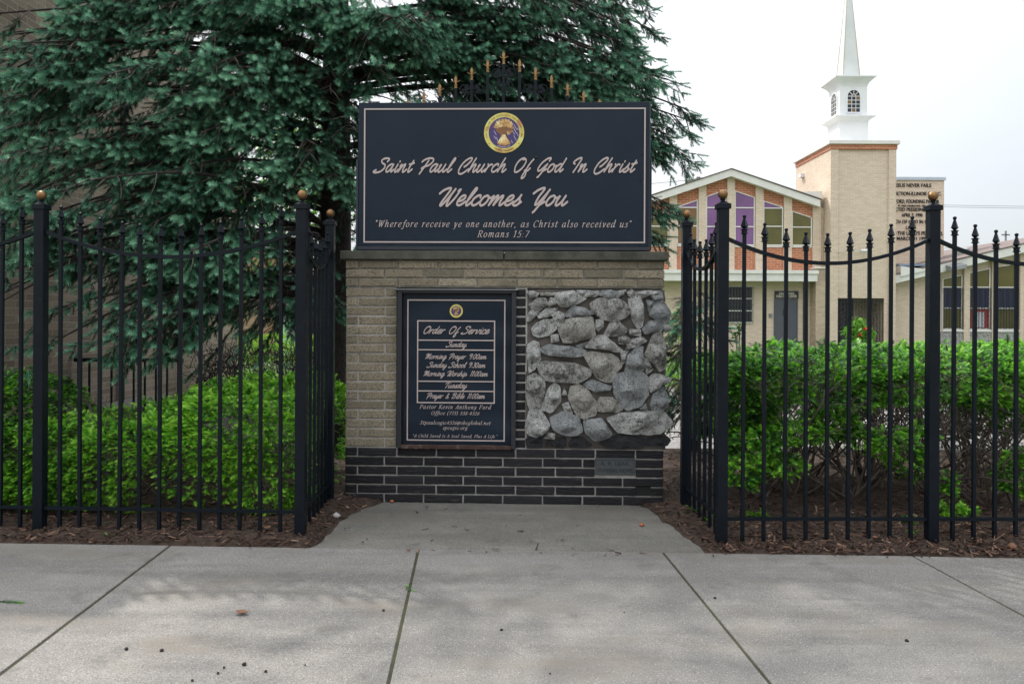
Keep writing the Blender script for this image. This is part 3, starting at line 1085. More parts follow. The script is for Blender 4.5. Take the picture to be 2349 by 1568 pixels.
def make_stone(pts, mat, parent, seed):
    rng = random.Random(seed)
    n = len(pts)
    cx, cz = sum(p[0] for p in pts) / n, sum(p[1] for p in pts) / n
    # walk the outline evenly, corners softly broken
    per = [math.dist(pts[i], pts[(i + 1) % n]) for i in range(n)]
    L = sum(per)
    m = 48
    outl = []
    for k in range(m):
        s = L * k / m
        i = 0
        while s > per[i]:
            s -= per[i]
            i += 1
        t = s / per[i]
        a, b = pts[i], pts[(i + 1) % n]
        outl.append((a[0] + (b[0] - a[0]) * t, a[1] + (b[1] - a[1]) * t))
    outl = [((outl[i - 1][0] + 6 * outl[i][0] + outl[(i + 1) % m][0]) / 8, (outl[i - 1][1] + 6 * outl[i][1] + outl[(i + 1) % m][1]) / 8) for i in range(m)]
    size = math.sqrt(max(1e-6, abs(sum(pts[i][0] * pts[(i + 1) % n][1] - pts[(i + 1) % n][0] * pts[i][1] for i in range(n)) / 2)))
    h = min(0.105, 0.040 + 0.28 * size) * rng.uniform(0.8, 1.15)
    if mat == 'stone_black':
        h = min(h, 0.03)
    sx = 1.03 + 0.012 / max(size, 0.04) if mat != 'stone_black' else 1.0
    rings = [(a * sx, b) for a, b in ((1.02, 0.03), (1.04, 0.0), (1.035, -0.45 * h), (1.01, -0.74 * h), (0.94, -0.92 * h), (0.78, -0.97 * h), (0.60, -1.0 * h), (0.44, -1.02 * h), (0.28, -1.03 * h), (0.12, -1.04 * h))]
    mb = MB()
    tilt = (rng.uniform(-0.25, 0.25), rng.uniform(-0.25, 0.25))
    # a few chipped facets
    fac = []
    for q_ in range(8):
        a = 2 * math.pi * (q_ + rng.uniform(-0.4, 0.4)) / 8
        fac.append((math.cos(a), math.sin(a), rng.uniform(-0.1, 0.75) * size, rng.uniform(0.2, 0.85)))
    for sc, y in rings:
        for k in range(m):
            u, z = cx + (outl[k][0] - cx) * sc, cz + (outl[k][1] - cz) * sc
            du, dz = u - cx, z - cz
            yy = y + (tilt[0] * du + tilt[1] * dz) * (1 if y < -0.3 * h else 0)
            if y < -0.3 * h:
                for fx, fz, fd, fs_ in fac:
                    e = du * fx + dz * fz - fd * 0.6
                    if e > 0:
                        yy += min(e * fs_, 0.6 * h)
                v = Vector((u * 11, z * 11, seed * 3.1))
                yy -= 0.011 * mnoise.noise(v) + 0.009 * abs(mnoise.noise(v * 2.3)) + 0.006 * mnoise.noise(v * 5.5)
                yy = min(yy, -0.016 - 0.22 * h)
                v2 = Vector((u * 20, z * 20, seed * 1.7 + 50))
                u += 0.008 * mnoise.noise(v2)
                z += 0.008 * mnoise.noise(v2 + Vector((9, 9, 9)))
            mb.v.append((u, yy, z))
    mb.v.append((cx, sum(v[1] for v in mb.v[-m:]) / m, cz))
    a2 = sum(outl[i][0] * outl[(i + 1) % m][1] - outl[(i + 1) % m][0] * outl[i][1] for i in range(m))
    for r in range(len(rings) - 1):
        for k in range(m):
            k2 = (k + 1) % m
            q = (r * m + k, r * m + k2, (r + 1) * m + k2, (r + 1) * m + k)
            mb.f.append(q if a2 > 0 else q[::-1])
            mb.mi.append(0)
    last = (len(rings) - 1) * m
    for k in range(m):
        q = (last + k, last + (k + 1) % m, len(mb.v) - 1)
        mb.f.append(q if a2 > 0 else q[::-1])
        mb.mi.append(0)
    return mb.build('stone', M[mat], parent, smooth=True)


def build_seal(parent, cx, cz, r, y, detail=True):
    t = bpy.data.materials.get('seal_gold')
    if t is None:
        q = NT('seal_gold')
        f = q.noise(9.0, 2)
        q.col(q.ramp(f, [(0.36, (0.46, 0.22, 0.10)), (0.48, (0.60, 0.50, 0.11)), (0.62, (0.62, 0.62, 0.20)), (0.72, (0.56, 0.64, 0.46))]))
        q.rough(0.45)
        q2 = NT('seal_straw')
        f = q2.noise(22.0, 3)
        q2.col(q2.ramp(f, [(0.36, (0.42, 0.19, 0.08)), (0.50, (0.66, 0.42, 0.14)), (0.64, (0.78, 0.72, 0.42))]))
        q2.rough(0.5)
        M['seal_gold'], M['seal_straw'] = q.m, q2.m
        M['seal_purple'] = simple('seal_purple', (0.060, 0.030, 0.145), (0.045, 0.028, 0.12), 9, 0.5)
        M['seal_brown'] = simple('seal_brown', (0.22, 0.09, 0.03), None, 9, 0.5)
        M['seal_rain'] = simple('seal_lines', (0.55, 0.52, 0.62), None, 9, 0.5)
    n = 64
    disc = lambda rr, yy: [(cx + rr * math.cos(2 * math.pi * k / n), yy, cz + rr * math.sin(2 * math.pi * k / n)) for k in range(n)]
    mb = MB()
    a, b = disc(r, y), disc(r * 0.77, y)
    for k in range(n):
        mb.poly([a[k], a[(k + 1) % n], b[(k + 1) % n], b[k]])
    seal = mb.build('seal', M['seal_gold'], parent, label='round gold and purple seal with a sheaf of wheat')
    mb = MB()
    mb.poly(disc(r * 0.785, y + 0.0004))
    mb.build('field', M['seal_purple'], seal)
    rng = random.Random(5)
    # rain
    mb = MB()
    for k in range(34 if detail else 12):
        aa = rng.uniform(0, 6.28)
        rr = r * rng.uniform(0.45, 0.70)
        x, z = cx + rr * math.cos(aa), cz + rr * math.sin(aa)
        ln = r * rng.uniform(0.12, 0.34)
        x2, z2 = x + ln * 0.5, z - ln * 0.87
        if math.hypot(x2 - cx, z2 - cz) > r * 0.74:
            continue
        w_ = r * 0.011
        mb.poly([(x - w_, y - 0.0003, z - w_ * 0.5), (x2 - w_, y - 0.0003, z2 - w_ * 0.5), (x2 + w_, y - 0.0003, z2 + w_ * 0.5), (x + w_, y - 0.0003, z + w_ * 0.5)])
    mb.build('rain', M['seal_rain'], seal)
    # wheat sheaf: brown ground, then straws and ears
    mb = MB()
    ears = [(-0.50, 0.32), (-0.44, 0.50), (-0.28, 0.60), (-0.08, 0.64), (0.12, 0.63), (0.30, 0.54), (0.42, 0.40), (0.47, 0.22), (0.44, 0.08), (0.28, 0.0), (0.12, -0.08), (0.10, -0.2), (-0.16, -0.2), (-0.22, -0.06), (-0.40, 0.06)]
    mb.poly([(cx + p[0] * r * 0.96, y - 0.0006, cz + p[1] * r * 0.96) for p in ears][::-1])
    base = [(-0.14, -0.14), (0.10, -0.14), (0.16, -0.30), (0.34, -0.50), (0.26, -0.60), (0.0, -0.65), (-0.26, -0.60), (-0.36, -0.52), (-0.20, -0.30)]
    mb.poly([(cx + p[0] * r, y - 0.0007, cz + p[1] * r) for p in base])
    mb.build('sheaf_ground', M['seal_brown'], seal)
    mb = MB()
    def straw(p, q, w0, w1, yy):
        dx, dz = q[0] - p[0], q[1] - p[1]
        ln = math.hypot(dx, dz) or 1
        nx, nz2 = -dz / ln, dx / ln
        mb.poly([(cx + (p[0] - nx * w0) * r, yy, cz + (p[1] - nz2 * w0) * r), (cx + (p[0] + nx * w0) * r, yy, cz + (p[1] + nz2 * w0) * r),
                 (cx + (q[0] + nx * w1) * r, yy, cz + (q[1] + nz2 * w1) * r), (cx + (q[0] - nx * w1) * r, yy, cz + (q[1] - nz2 * w1) * r)])
    for k in range(330 if detail else 110):
        t_ = rng.uniform(-1, 1)
        a_ = math.pi / 2 - t_ * 1.9
        s_ = math.sqrt(rng.random())
        ex, ez = 0.47 * math.cos(a_) * s_ - 0.02, 0.30 + 0.34 * math.sin(a_) * s_
        ox, oz = ex - (0.0 + 0.02 * t_), ez
        d = (ex, ez + 0.25)
        ln = math.hypot(*d)
        q = (ex + d[0] / ln * 0.075, ez + d[1] / ln * 0.075)
        straw((ox, oz), q, 0.015, 0.004, y - 0.0009 - 0.000001 * k)
    for k in range(26 if detail else 12):
        t_ = -1 + 2 * k / (25 if detail else 11) + rng.uniform(-0.04, 0.04)
        straw((0.06 * t_ - 0.02, -0.10), (0.32 * t_ - 0.01, -0.62 + 0.10 * t_ * t_ + rng.uniform(-0.03, 0.02)), 0.008, 0.015, y - 0.0014 - 0.000003 * k)
    for k in range(9):
        x = 0.18 + 0.033 * k
        straw((x - 0.05, 0.1), (x + 0.02, -0.13 + 0.025 * k + rng.uniform(-0.03, 0.03)), 0.008, 0.012, y - 0.0016 - 0.000003 * k)
    mb.build('wheat_sheaf', M['seal_straw'], seal)
    if detail:
        mb = MB()
        ml = MB()
        def ring(text, rr, a0, a1, hgt, flip, mbx):
            wd = [0.35 if c == ' ' else (0.3 if c in 'I.,' else (1.15 if c in 'MW' else 0.85)) for c in text]
            tot = sum(wd)
            acc = 0
            for c, wv in zip(text, wd):
                am = a0 + (a1 - a0) * (acc + wv / 2) / tot
                acc += wv
                if c == ' ':
                    continue
                vs, fs = font_mesh(c, hgt / 0.73)
                mid = (min(v[0] for v in vs) + max(v[0] for v in vs)) / 2
                ca, sa = math.cos(am), math.sin(am)
                o3 = []
                for vx, vy in vs:
                    lx, ly = vx - mid, vy - hgt / 2
                    if not flip:
                        o3.append((cx + ca * (rr + ly) + sa * lx, y - 0.0012, cz + sa * (rr + ly) - ca * lx))
                    else:
                        o3.append((cx + ca * (rr - ly) - sa * lx, y - 0.0012, cz + sa * (rr - ly) + ca * lx))
                mbx.faces(o3, fs)
        ring('THE SEAL OF THE CHURCH OF GOD IN CHRIST, INC.', r * 0.885, R(198), R(-18), r * 0.10, False, mb)
        ring('MEMPHIS, TENNESSEE', r * 0.885, R(238), R(302), r * 0.10, True, mb)
        for sx in (-1, 1):
            mb.poly([(cx + sx * r * 0.74 + r * 0.028 * math.cos(t2), y - 0.0012, cz - r * 0.54 + r * 0.028 * math.sin(t2)) for t2 in np.linspace(0, 6.283, 12, endpoint=False)])
        ring('ORGANIZED 1907', r * 0.70, R(243), R(297), r * 0.075, True, ml)
        mb.build('ring_lettering', M['seal_brown'], seal)
        ml.build('inner_lettering', M['seal_rain'], seal)
    return seal


BNIB = (0.122, 0.066, R(82))
SNIB = (0.085, 0.034, R(20))


def rect_lines(mb, u0, z0, u1, z1, t, y):
    mb.poly([(u0, y, z0), (u1, y, z0), (u1, y, z0 + t), (u0, y, z0 + t)])
    mb.poly([(u0, y, z1 - t), (u1, y, z1 - t), (u1, y, z1), (u0, y, z1)])
    mb.poly([(u0, y, z0 + t), (u0 + t, y, z0 + t), (u0 + t, y, z1 - t), (u0, y, z1 - t)])
    mb.poly([(u1 - t, y, z0 + t), (u1, y, z0 + t), (u1, y, z1 - t), (u1 - t, y, z1 - t)])


def build_sign():
    V = -0.03
    u0, z0 = W(821, 573.5, V)
    u1, z1 = W(1493, 233.5, V)
    org = (u0, V, z0)
    root = wroot('church_sign', u0, V, z0)
    tag(root, 'large navy church welcome sign with script lettering, standing on the stone cap', 'sign')
    px = lambda d: d / F * 6.06
    mb = MB()
    mb.box((u0, V, z0), (u1, V + 0.16, z1))
    mb.build('cabinet', M['signframe'], root, org, bevel=0.004)
    # face sheet with gentle buckles
    mb = MB()
    nu, nz_ = 90, 46
    a0, b0, a1, b1 = u0 + 0.004, z0 + px(9), u1 - 0.012, z1 - 0.004
    for j in range(nz_ + 1):
        for i in range(nu + 1):
            u = a0 + (a1 - a0) * i / nu
            z = b0 + (b1 - b0) * j / nz_
            e = min(i, nu - i, j, nz_ - j) / 6
            d = 0.004 * mnoise.noise(Vector((u * 1.7, z * 2.4, 4.2))) * min(1, e)
            rim = j < 3
            if rim:
                d += 0.004 * mnoise.noise(Vector((u * 16, z * 30, 2)))
            mb.v.append((u, V - 0.0065 + d, z))
    for j in range(nz_):
        for i in range(nu):
            k = j * (nu + 1) + i
            mb.f.append((k, k + 1, k + nu + 2, k + nu + 1))
            mb.mi.append(0)
    mb.build('face', M['navy'], root, org, smooth=True)
    # side flange and bottom angle
    mb = MB()
    fu, fz = W(817, 366, V)
    mb.box((u0 - px(5), V - 0.004, z0 + 0.002), (u0 - 0.001, V + 0.10, fz))
    mb.box((u0, V - 0.012, z0 + 0.001), (u1, V - 0.001, z0 + px(8)))
    mb.box((u1 + 0.001, V - 0.002, z0 + 0.002), (u1 + px(3), V + 0.10, z0 + (z1 - z0) * 0.62))
    mb.build('flange', M['signframe'], root, org, bevel=0.002)
    Y = V - 0.0125
    mb = MB()
    bu0, bz0 = W((850 + 103 / 2.7635) / 1.0643, (100 + 1360 / 2.7635) / 1.0643, Y)
    bu1, bz1 = W((850 + 2008 / 2.7635) / 1.0643, (100 + 450 / 2.7635) / 1.0643, Y)
    rect_lines(mb, bu0, bz0, bu1, bz1, px(3.2), Y)
    mb.build('border_line', M['letter'], root, org)
    def line(text, font, nib, slant, xl, xr, yb, xh, name='lettering', space=0.0):
        mbx = MB()
        ul, zb = W(xl, yb, Y)
        ur, zb2 = W(xr, yb, Y)
        place_text(mbx, stroke_text(text, font, nib, slant, space), ul, ur, (zb + zb2) / 2, px(xh), Y)
        return mbx.build(name, M['letter'], root, org)
    line('Saint Paul Church Of God In Christ', BRUSH, BNIB, 0.36, 855, 1462, 394.5, 18.6, space=0.05)
    line('Welcomes You', BRUSH, (0.12, 0.068, R(82)), 0.36, 1007, 1303, 471, 23.2, space=0.03)
    line('"Wherefore receive ye one another, as Christ also received us"', SERIF, SNIB, 0.2, 862, 1449, 521, 10.2, space=0.28)
    line('Romans 15:7', SERIF, SNIB, 0.2, 1095, 1215, 544, 10.2, space=0.28)
    cu, cz = W(1156.3, 304.7, Y)
    sobj = build_seal(root, cu, cz, px(46), Y)
    fix_org(sobj, org)
    rv = MB()
    for bx, by in ((744, 785), (1268, 785), (893, 633), (432, 772), (131, 737), (131, 1193), (1984, 765), (1972, 940), (1972, 1200), (1037, 1390)):
        c, z = W((850 + bx / 2.7635) / 1.0643, (100 + by / 2.7635) / 1.0643, Y)
        r_ = px(3.0 if by in (785,) else 1.4)
        for k in range(8):
            t1, t2 = 2 * math.pi * k / 8, 2 * math.pi * (k + 1) / 8
            rv.poly([(c, Y - 0.005, z), (c + r_ * math.cos(t1), Y + 0.004, z + r_ * math.sin(t1)), (c + r_ * math.cos(t2), Y + 0.004, z + r_ * math.sin(t2))])
    rv.build('rivets', M['signframe'], root, org)
    return root


def fix_org(o, org):
    """children of a seal are built in wall coordinates; move them into the parent's own"""
    for q in [o] + list(o.children):
        q.data.transform(Matrix.Translation((-org[0], -org[1], -org[2])))


def build_notice():
    V = 0.0
    u0, z0 = W(911, 1027, V)
    u1, z1 = W(1185, 664, V)
    org = (u0, 0, z0)
    root = wroot('notice_case', u0, 0, z0)
    tag(root, 'dark metal notice case with an order of service panel, beside the stones', 'notice board')
    px = lambda d: d / F * 6.09
    mb = MB()
    t = px(11)
    yf, yb = -0.035, 0.09
    mb.box((u0, yf, z0 + 0.004), (u0 + t, yb, z1 - 0.006))
    mb.box((u1 - t, yf, z0 + 0.004), (u1, yb, z1 - 0.006))
    mb.box((u0 + t, yf + 0.001, z1 - px(9)), (u1 - t, yb, z1 - 0.007))
    mb.build('frame', M['case'], root, org, bevel=0.003)
    mb = MB()
    mb.box((u0 - 0.02, -0.055, z1 - 0.006), (u1 + 0.012, yb, z1))
    mb.build('drip_edge', M['grey'], root, org)
    mb = MB()
    mb.box((u0 + t, yf + 0.004, z0), (u1 - t, yb, z0 + px(8)))
    mb.build('ledge', M['rust'], root, org, bevel=0.002)
    mb = MB()
    mb.box((u0 + t, 0.03, z0 + px(8)), (u1 - t, yb, z1 - px(9)))
    mb.build('back_panel', M['case'], root, org)
    # printed sheet, loosely hung so that it waves
    mb = MB()
    YP = 0.012
    a0, b0 = W(926, 1017, YP)
    a1, b1 = W(1173, 677, YP)
    nu, nz_ = 40, 56
    for j in range(nz_ + 1):
        for i in range(nu + 1):
            u = a0 + (a1 - a0) * i / nu
            z = b0 + (b1 - b0) * j / nz_
            d = 0.006 * mnoise.noise(Vector((u * 3.0, z * 5.5, 9.2))) + 0.003 * math.sin(z * 26 + u * 3) * (abs(i / nu - 0.5) * 2) ** 2
            mb.v.append((u, YP + d, z))
    for j in range(nz_):
        for i in range(nu):
            k = j * (nu + 1) + i
            mb.f.append((k, k + 1, k + nu + 2, k + nu + 1))
            mb.mi.append(0)
    mb.build('sheet', M['navy'], root, org, smooth=True)
    Y = YP - 0.0105
    D = lambda x, y: W(920.8 + x * 0.2397, 648.3 + y * 0.2397, Y)
    mb = MB()
    q0, q1 = D(50, 1508), D(996, 163)
    rect_lines(mb, q0[0], q0[1], q1[0], q1[1], px(2.8), Y)
    q0, q1 = D(147, 1150), D(898, 362)
    rect_lines(mb, q0[0], q0[1], q1[0], q1[1], px(2.8), Y)
    for y_ in (550, 642, 943, 1036):
        z = D(500, y_)[1]
        mb.poly([(q0[0] + px(2.8), Y, z - px(1.3)), (q1[0] - px(2.8), Y, z - px(1.3)), (q1[0] - px(2.8), Y, z + px(1.3)), (q0[0] + px(2.8), Y, z + px(1.3))])
    mb.build('border_line', M['letter'], root, org)
    def line(text, font, nib, slant, xl, xr, yb_, xh, space=0.0):
        mbx = MB()
        ul, za = D(xl, yb_)
        ur, zb_ = D(xr, yb_)
        place_text(mbx, stroke_text(text, font, nib, slant, space), ul, ur, (za + zb_) / 2, px(xh * 0.2397), Y)
        mbx.build('lettering', M['letter'], root, org)
    B2 = (0.108, 0.066, R(82))
    line('Order Of Service', BRUSH, B2, 0.36, 212, 845, 487, 41)
    line('Sunday', BRUSH, B2, 0.36, 422, 625, 613, 30)
    line('Morning Prayer 9:00am', BRUSH, B2, 0.36, 228, 815, 728, 29)
    line('Sunday School 9:30am', BRUSH, B2, 0.36, 240, 805, 810, 29)
    line('Morning Worship 11:00am', BRUSH, B2, 0.36, 212, 828, 892, 29)
    line('Tuesday', BRUSH, B2, 0.36, 417, 628, 1005, 30)
    line('Prayer & Bible 11:00am', BRUSH, B2, 0.36, 238, 800, 1105, 29)
    S2 = (0.095, 0.045, R(20))
    line('Pastor Kevin Anthony Ford', SERIF, S2, 0.2, 175, 862, 1206, 25, 0.28)
    line('Office (773) 538-4526', SERIF, S2, 0.2, 287, 750, 1263, 22, 0.22)
    line('Stpaulcogic4526@sbcglobal.net', SERIF, S2, 0.2, 177, 855, 1355, 22, 0.2)
    line('spcogic.org', SERIF, S2, 0.2, 395, 635, 1403, 22, 0.2)
    line('"A Child Saved Is A Soul Saved, Plus A Life."', SERIF, S2, 0.2, 112, 920, 1480, 19, 0.24)
    c = D(525, 270)
    s = build_seal(root, c[0], c[1], px(15.2), Y, detail=False)
    fix_org(s, org)
    return root


def build_cresting():
    """arched iron panel of gold tipped spears standing on the wall cap behind the sign"""
    V = 0.22
    cu, zt = W(1155.5, 118, V)
    zc = W(1150, 577, V)[1]
    org = (cu, V, zc)
    root = wroot('iron_cresting', cu, V, zc)
    tag(root, 'arched black iron cresting with gold spear tips and scrolls, rising behind the navy sign', 'ironwork')
    px = lambda d: d / F * (6.09 + V)
    dx = px(36.65)
    fl = None
    for k in range(-6, 7):
        u = cu + k * dx
        top = zt - abs(k) * px(18.2)
        zb = top - px(30)
        mb = MB()
        mb.box((u - 0.011, V - 0.011, zc), (u + 0.011, V + 0.011, zb))
        bar = mb.build('spear_bar', M['iron'], root, org, bevel=0.0015)
        f = MB()
        h = px(30)
        f.lathe([(0.0, 0), (0.014, 0.0), (0.014, 0.06 * h), (0.010, 0.08 * h), (0.010, 0.22 * h), (0.015, 0.24 * h), (0.015, 0.29 * h), (0.007, 0.33 * h), (0.007, 0.42 * h)], 10, (u, V, zb))
        blade = [(0, 1.0), (0.006, 0.90), (0.0125, 0.74), (0.009, 0.58), (0.006, 0.4), (-0.006, 0.4), (-0.009, 0.58), (-0.0125, 0.74), (-0.006, 0.90)]
        f.prism([(u + a, zb + b * h) for a, b in blade], V - 0.005, V + 0.005)
        for s in (-1, 1):
            f.tube([(u + s * 0.006, V, zb + 0.48 * h), (u + s * 0.016, V, zb + 0.50 * h), (u + s * 0.026, V, zb + 0.58 * h), (u + s * 0.036, V, zb + 0.60 * h)], [0.004, 0.004, 0.003, 0.002], 5)
        f.build('gold_tip', M['gold'], bar, org)
    def scroll(mbx, u, z, big):
        for s in (-1, 1):
            r = px(12)
            cx_, cz_ = u + s * px(15), z
            arc = [(cx_ + s * r * math.cos(a), V, cz_ + r * math.sin(a) * 0.85) for a in np.linspace(R(-150), R(190), 24)]
            mbx.tube(arc, 0.0048, 5)
            for (ox, oz, rr) in ((px(12), px(4), 0.018), (px(18), -px(3), 0.016), (px(13), -px(6), 0.013)):
                lf = [(u + s * ox + rr * math.cos(a) * (1 + 0.35 * math.cos(5 * a)), z + oz + rr * math.sin(a) * (1 + 0.35 * math.cos(5 * a))) for a in np.linspace(0, 6.28, 20, endpoint=False)]
                mbx.prism(lf, V - 0.004, V + 0.004)
            mbx.tube([(u + s * 0.006, V, z + px(6)), (u + s * px(4), V, z + px(14)), (u + s * px(7), V, z + px(20))], 0.005, 5)
            if big:
                low = [(u + s * (px(3) + px(18) * math.sin(t)), V, z - px(8) - px(48) * t / math.pi) for t in np.linspace(0, math.pi, 16)]
                mbx.tube(low, 0.005, 5)
                arc2 = [(u + s * px(9) + px(8) * math.cos(a), V, z - px(38) + px(8) * math.sin(a)) for a in np.linspace(0, 6.0, 16)]
                mbx.tube(arc2, 0.0045, 5)
                lf = [(u + s * px(10) + 0.013 * math.cos(a) * (1 + 0.3 * math.cos(6 * a)), z - px(22) + 0.026 * math.sin(a)) for a in np.linspace(0, 6.28, 20, endpoint=False)]
                mbx.prism(lf, V - 0.004, V + 0.004)
            else:
                mbx.tube([(u + s * px(4), V, z - px(8)), (u + s * px(10), V, z - px(18)), (u + s * px(20), V, z - px(30)), (u + s * px(24), V, z - px(44))], 0.005, 5)
        mbx.box((u - px(6), V - 0.014, z - px(1.6)), (u + px(6), V + 0.014, z + px(1.6)))
        if big:
            mbx.box((u - px(5), V - 0.014, z - px(41)), (u + px(5), V + 0.014, z - px(38)))
    for k, big in ((0, True), (-2, False), (2, False), (-4, False), (4, False)):
        mb = MB()
        z = zt - abs(k) * px(18.2) - px(50)
        scroll(mb, cu + k * dx, z, big)
        mb.build('scroll', M['iron'], root, org)
    return root

# ---------------------------------------------------------------- ground, pavement
def edge_y(x):
    return 4.865 - 0.03 * x


JOINTS = [-6.67, -5.17, -3.64, -2.11, -0.566, 0.925, 2.42, 3.92, 5.42, 6.92]
APRON = [(722, 1253), (748, 1232), (778, 1199), (800, 1183), (822, 1171), (850, 1160), (885, 1150), (1150, 1145), (1440, 1148), (1470, 1160), (1500, 1174), (1530, 1196), (1560, 1222), (1590, 1243), (1612, 1258), (1626, 1269)]
_ap = [G(*p) for p in APRON]
APRON_G = []
for _i in range(len(_ap) - 1):
    _n = max(1, int((_ap[_i + 1] - _ap[_i]).length / 0.035)) if not 1150 in (APRON[_i][0], APRON[_i + 1][0]) else 1
    for _k in range(_n):
        _q = _ap[_i].lerp(_ap[_i + 1], _k / _n)
        if _i and _n > 1:
            _q += Vector((mnoise.noise(Vector((_q.x * 8, _q.y * 8, 1))), mnoise.noise(Vector((_q.x * 8, _q.y * 8, 7))), 0)) * 0.028
        APRON_G.append(_q)
APRON_G.append(_ap[-1])
APRON_G[0].y = edge_y(APRON_G[0].x) - 0.03
APRON_G[-1].y = edge_y(APRON_G[-1].x) - 0.03
APRON_G[0].x -= 0.03
APRON_G[-1].x += 0.03


def inside(pt, poly):
    x, y = pt
    c = False
    n = len(poly)
    for i in range(n):
        x1, y1 = poly[i][0], poly[i][1]
        x2, y2 = poly[i - 1][0], poly[i - 1][1]
        if (y1 > y) != (y2 > y) and x < (x2 - x1) * (y - y1) / (y2 - y1) + x1:
            c = not c
    return c


def seg_dist(p, a, b):
    ax, ay = a[0], a[1]
    dx, dy = b[0] - ax, b[1] - ay
    t = max(0, min(1, ((p[0] - ax) * dx + (p[1] - ay) * dy) / (dx * dx + dy * dy)))
    return math.hypot(p[0] - ax - t * dx, p[1] - ay - t * dy)


AP_IN = None


def mulch_h(x, y):
    """height of the mulch bed, rising from the slab edges"""
    d1 = y - edge_y(x)
    if inside((x, y), APRON_G):
        return -0.03
    d2 = min(seg_dist((x, y), APRON_G[i], APRON_G[i + 1]) for i in range(len(APRON_G) - 1)) if abs(x) < 2.4 and y < 6.6 else 9
    wob = 0.03 * mnoise.noise(Vector((x * 6, y * 6, 0)))
    d = min(d1, d2) + wob
    if d < 0:
        return max(-0.03, d * 0.6 - 0.004)
    return 0.004 + 0.05 * min(1, d / 0.35) ** 0.7 + 0.018 * mnoise.noise(Vector((x * 3.1, y * 3.1, 5)))


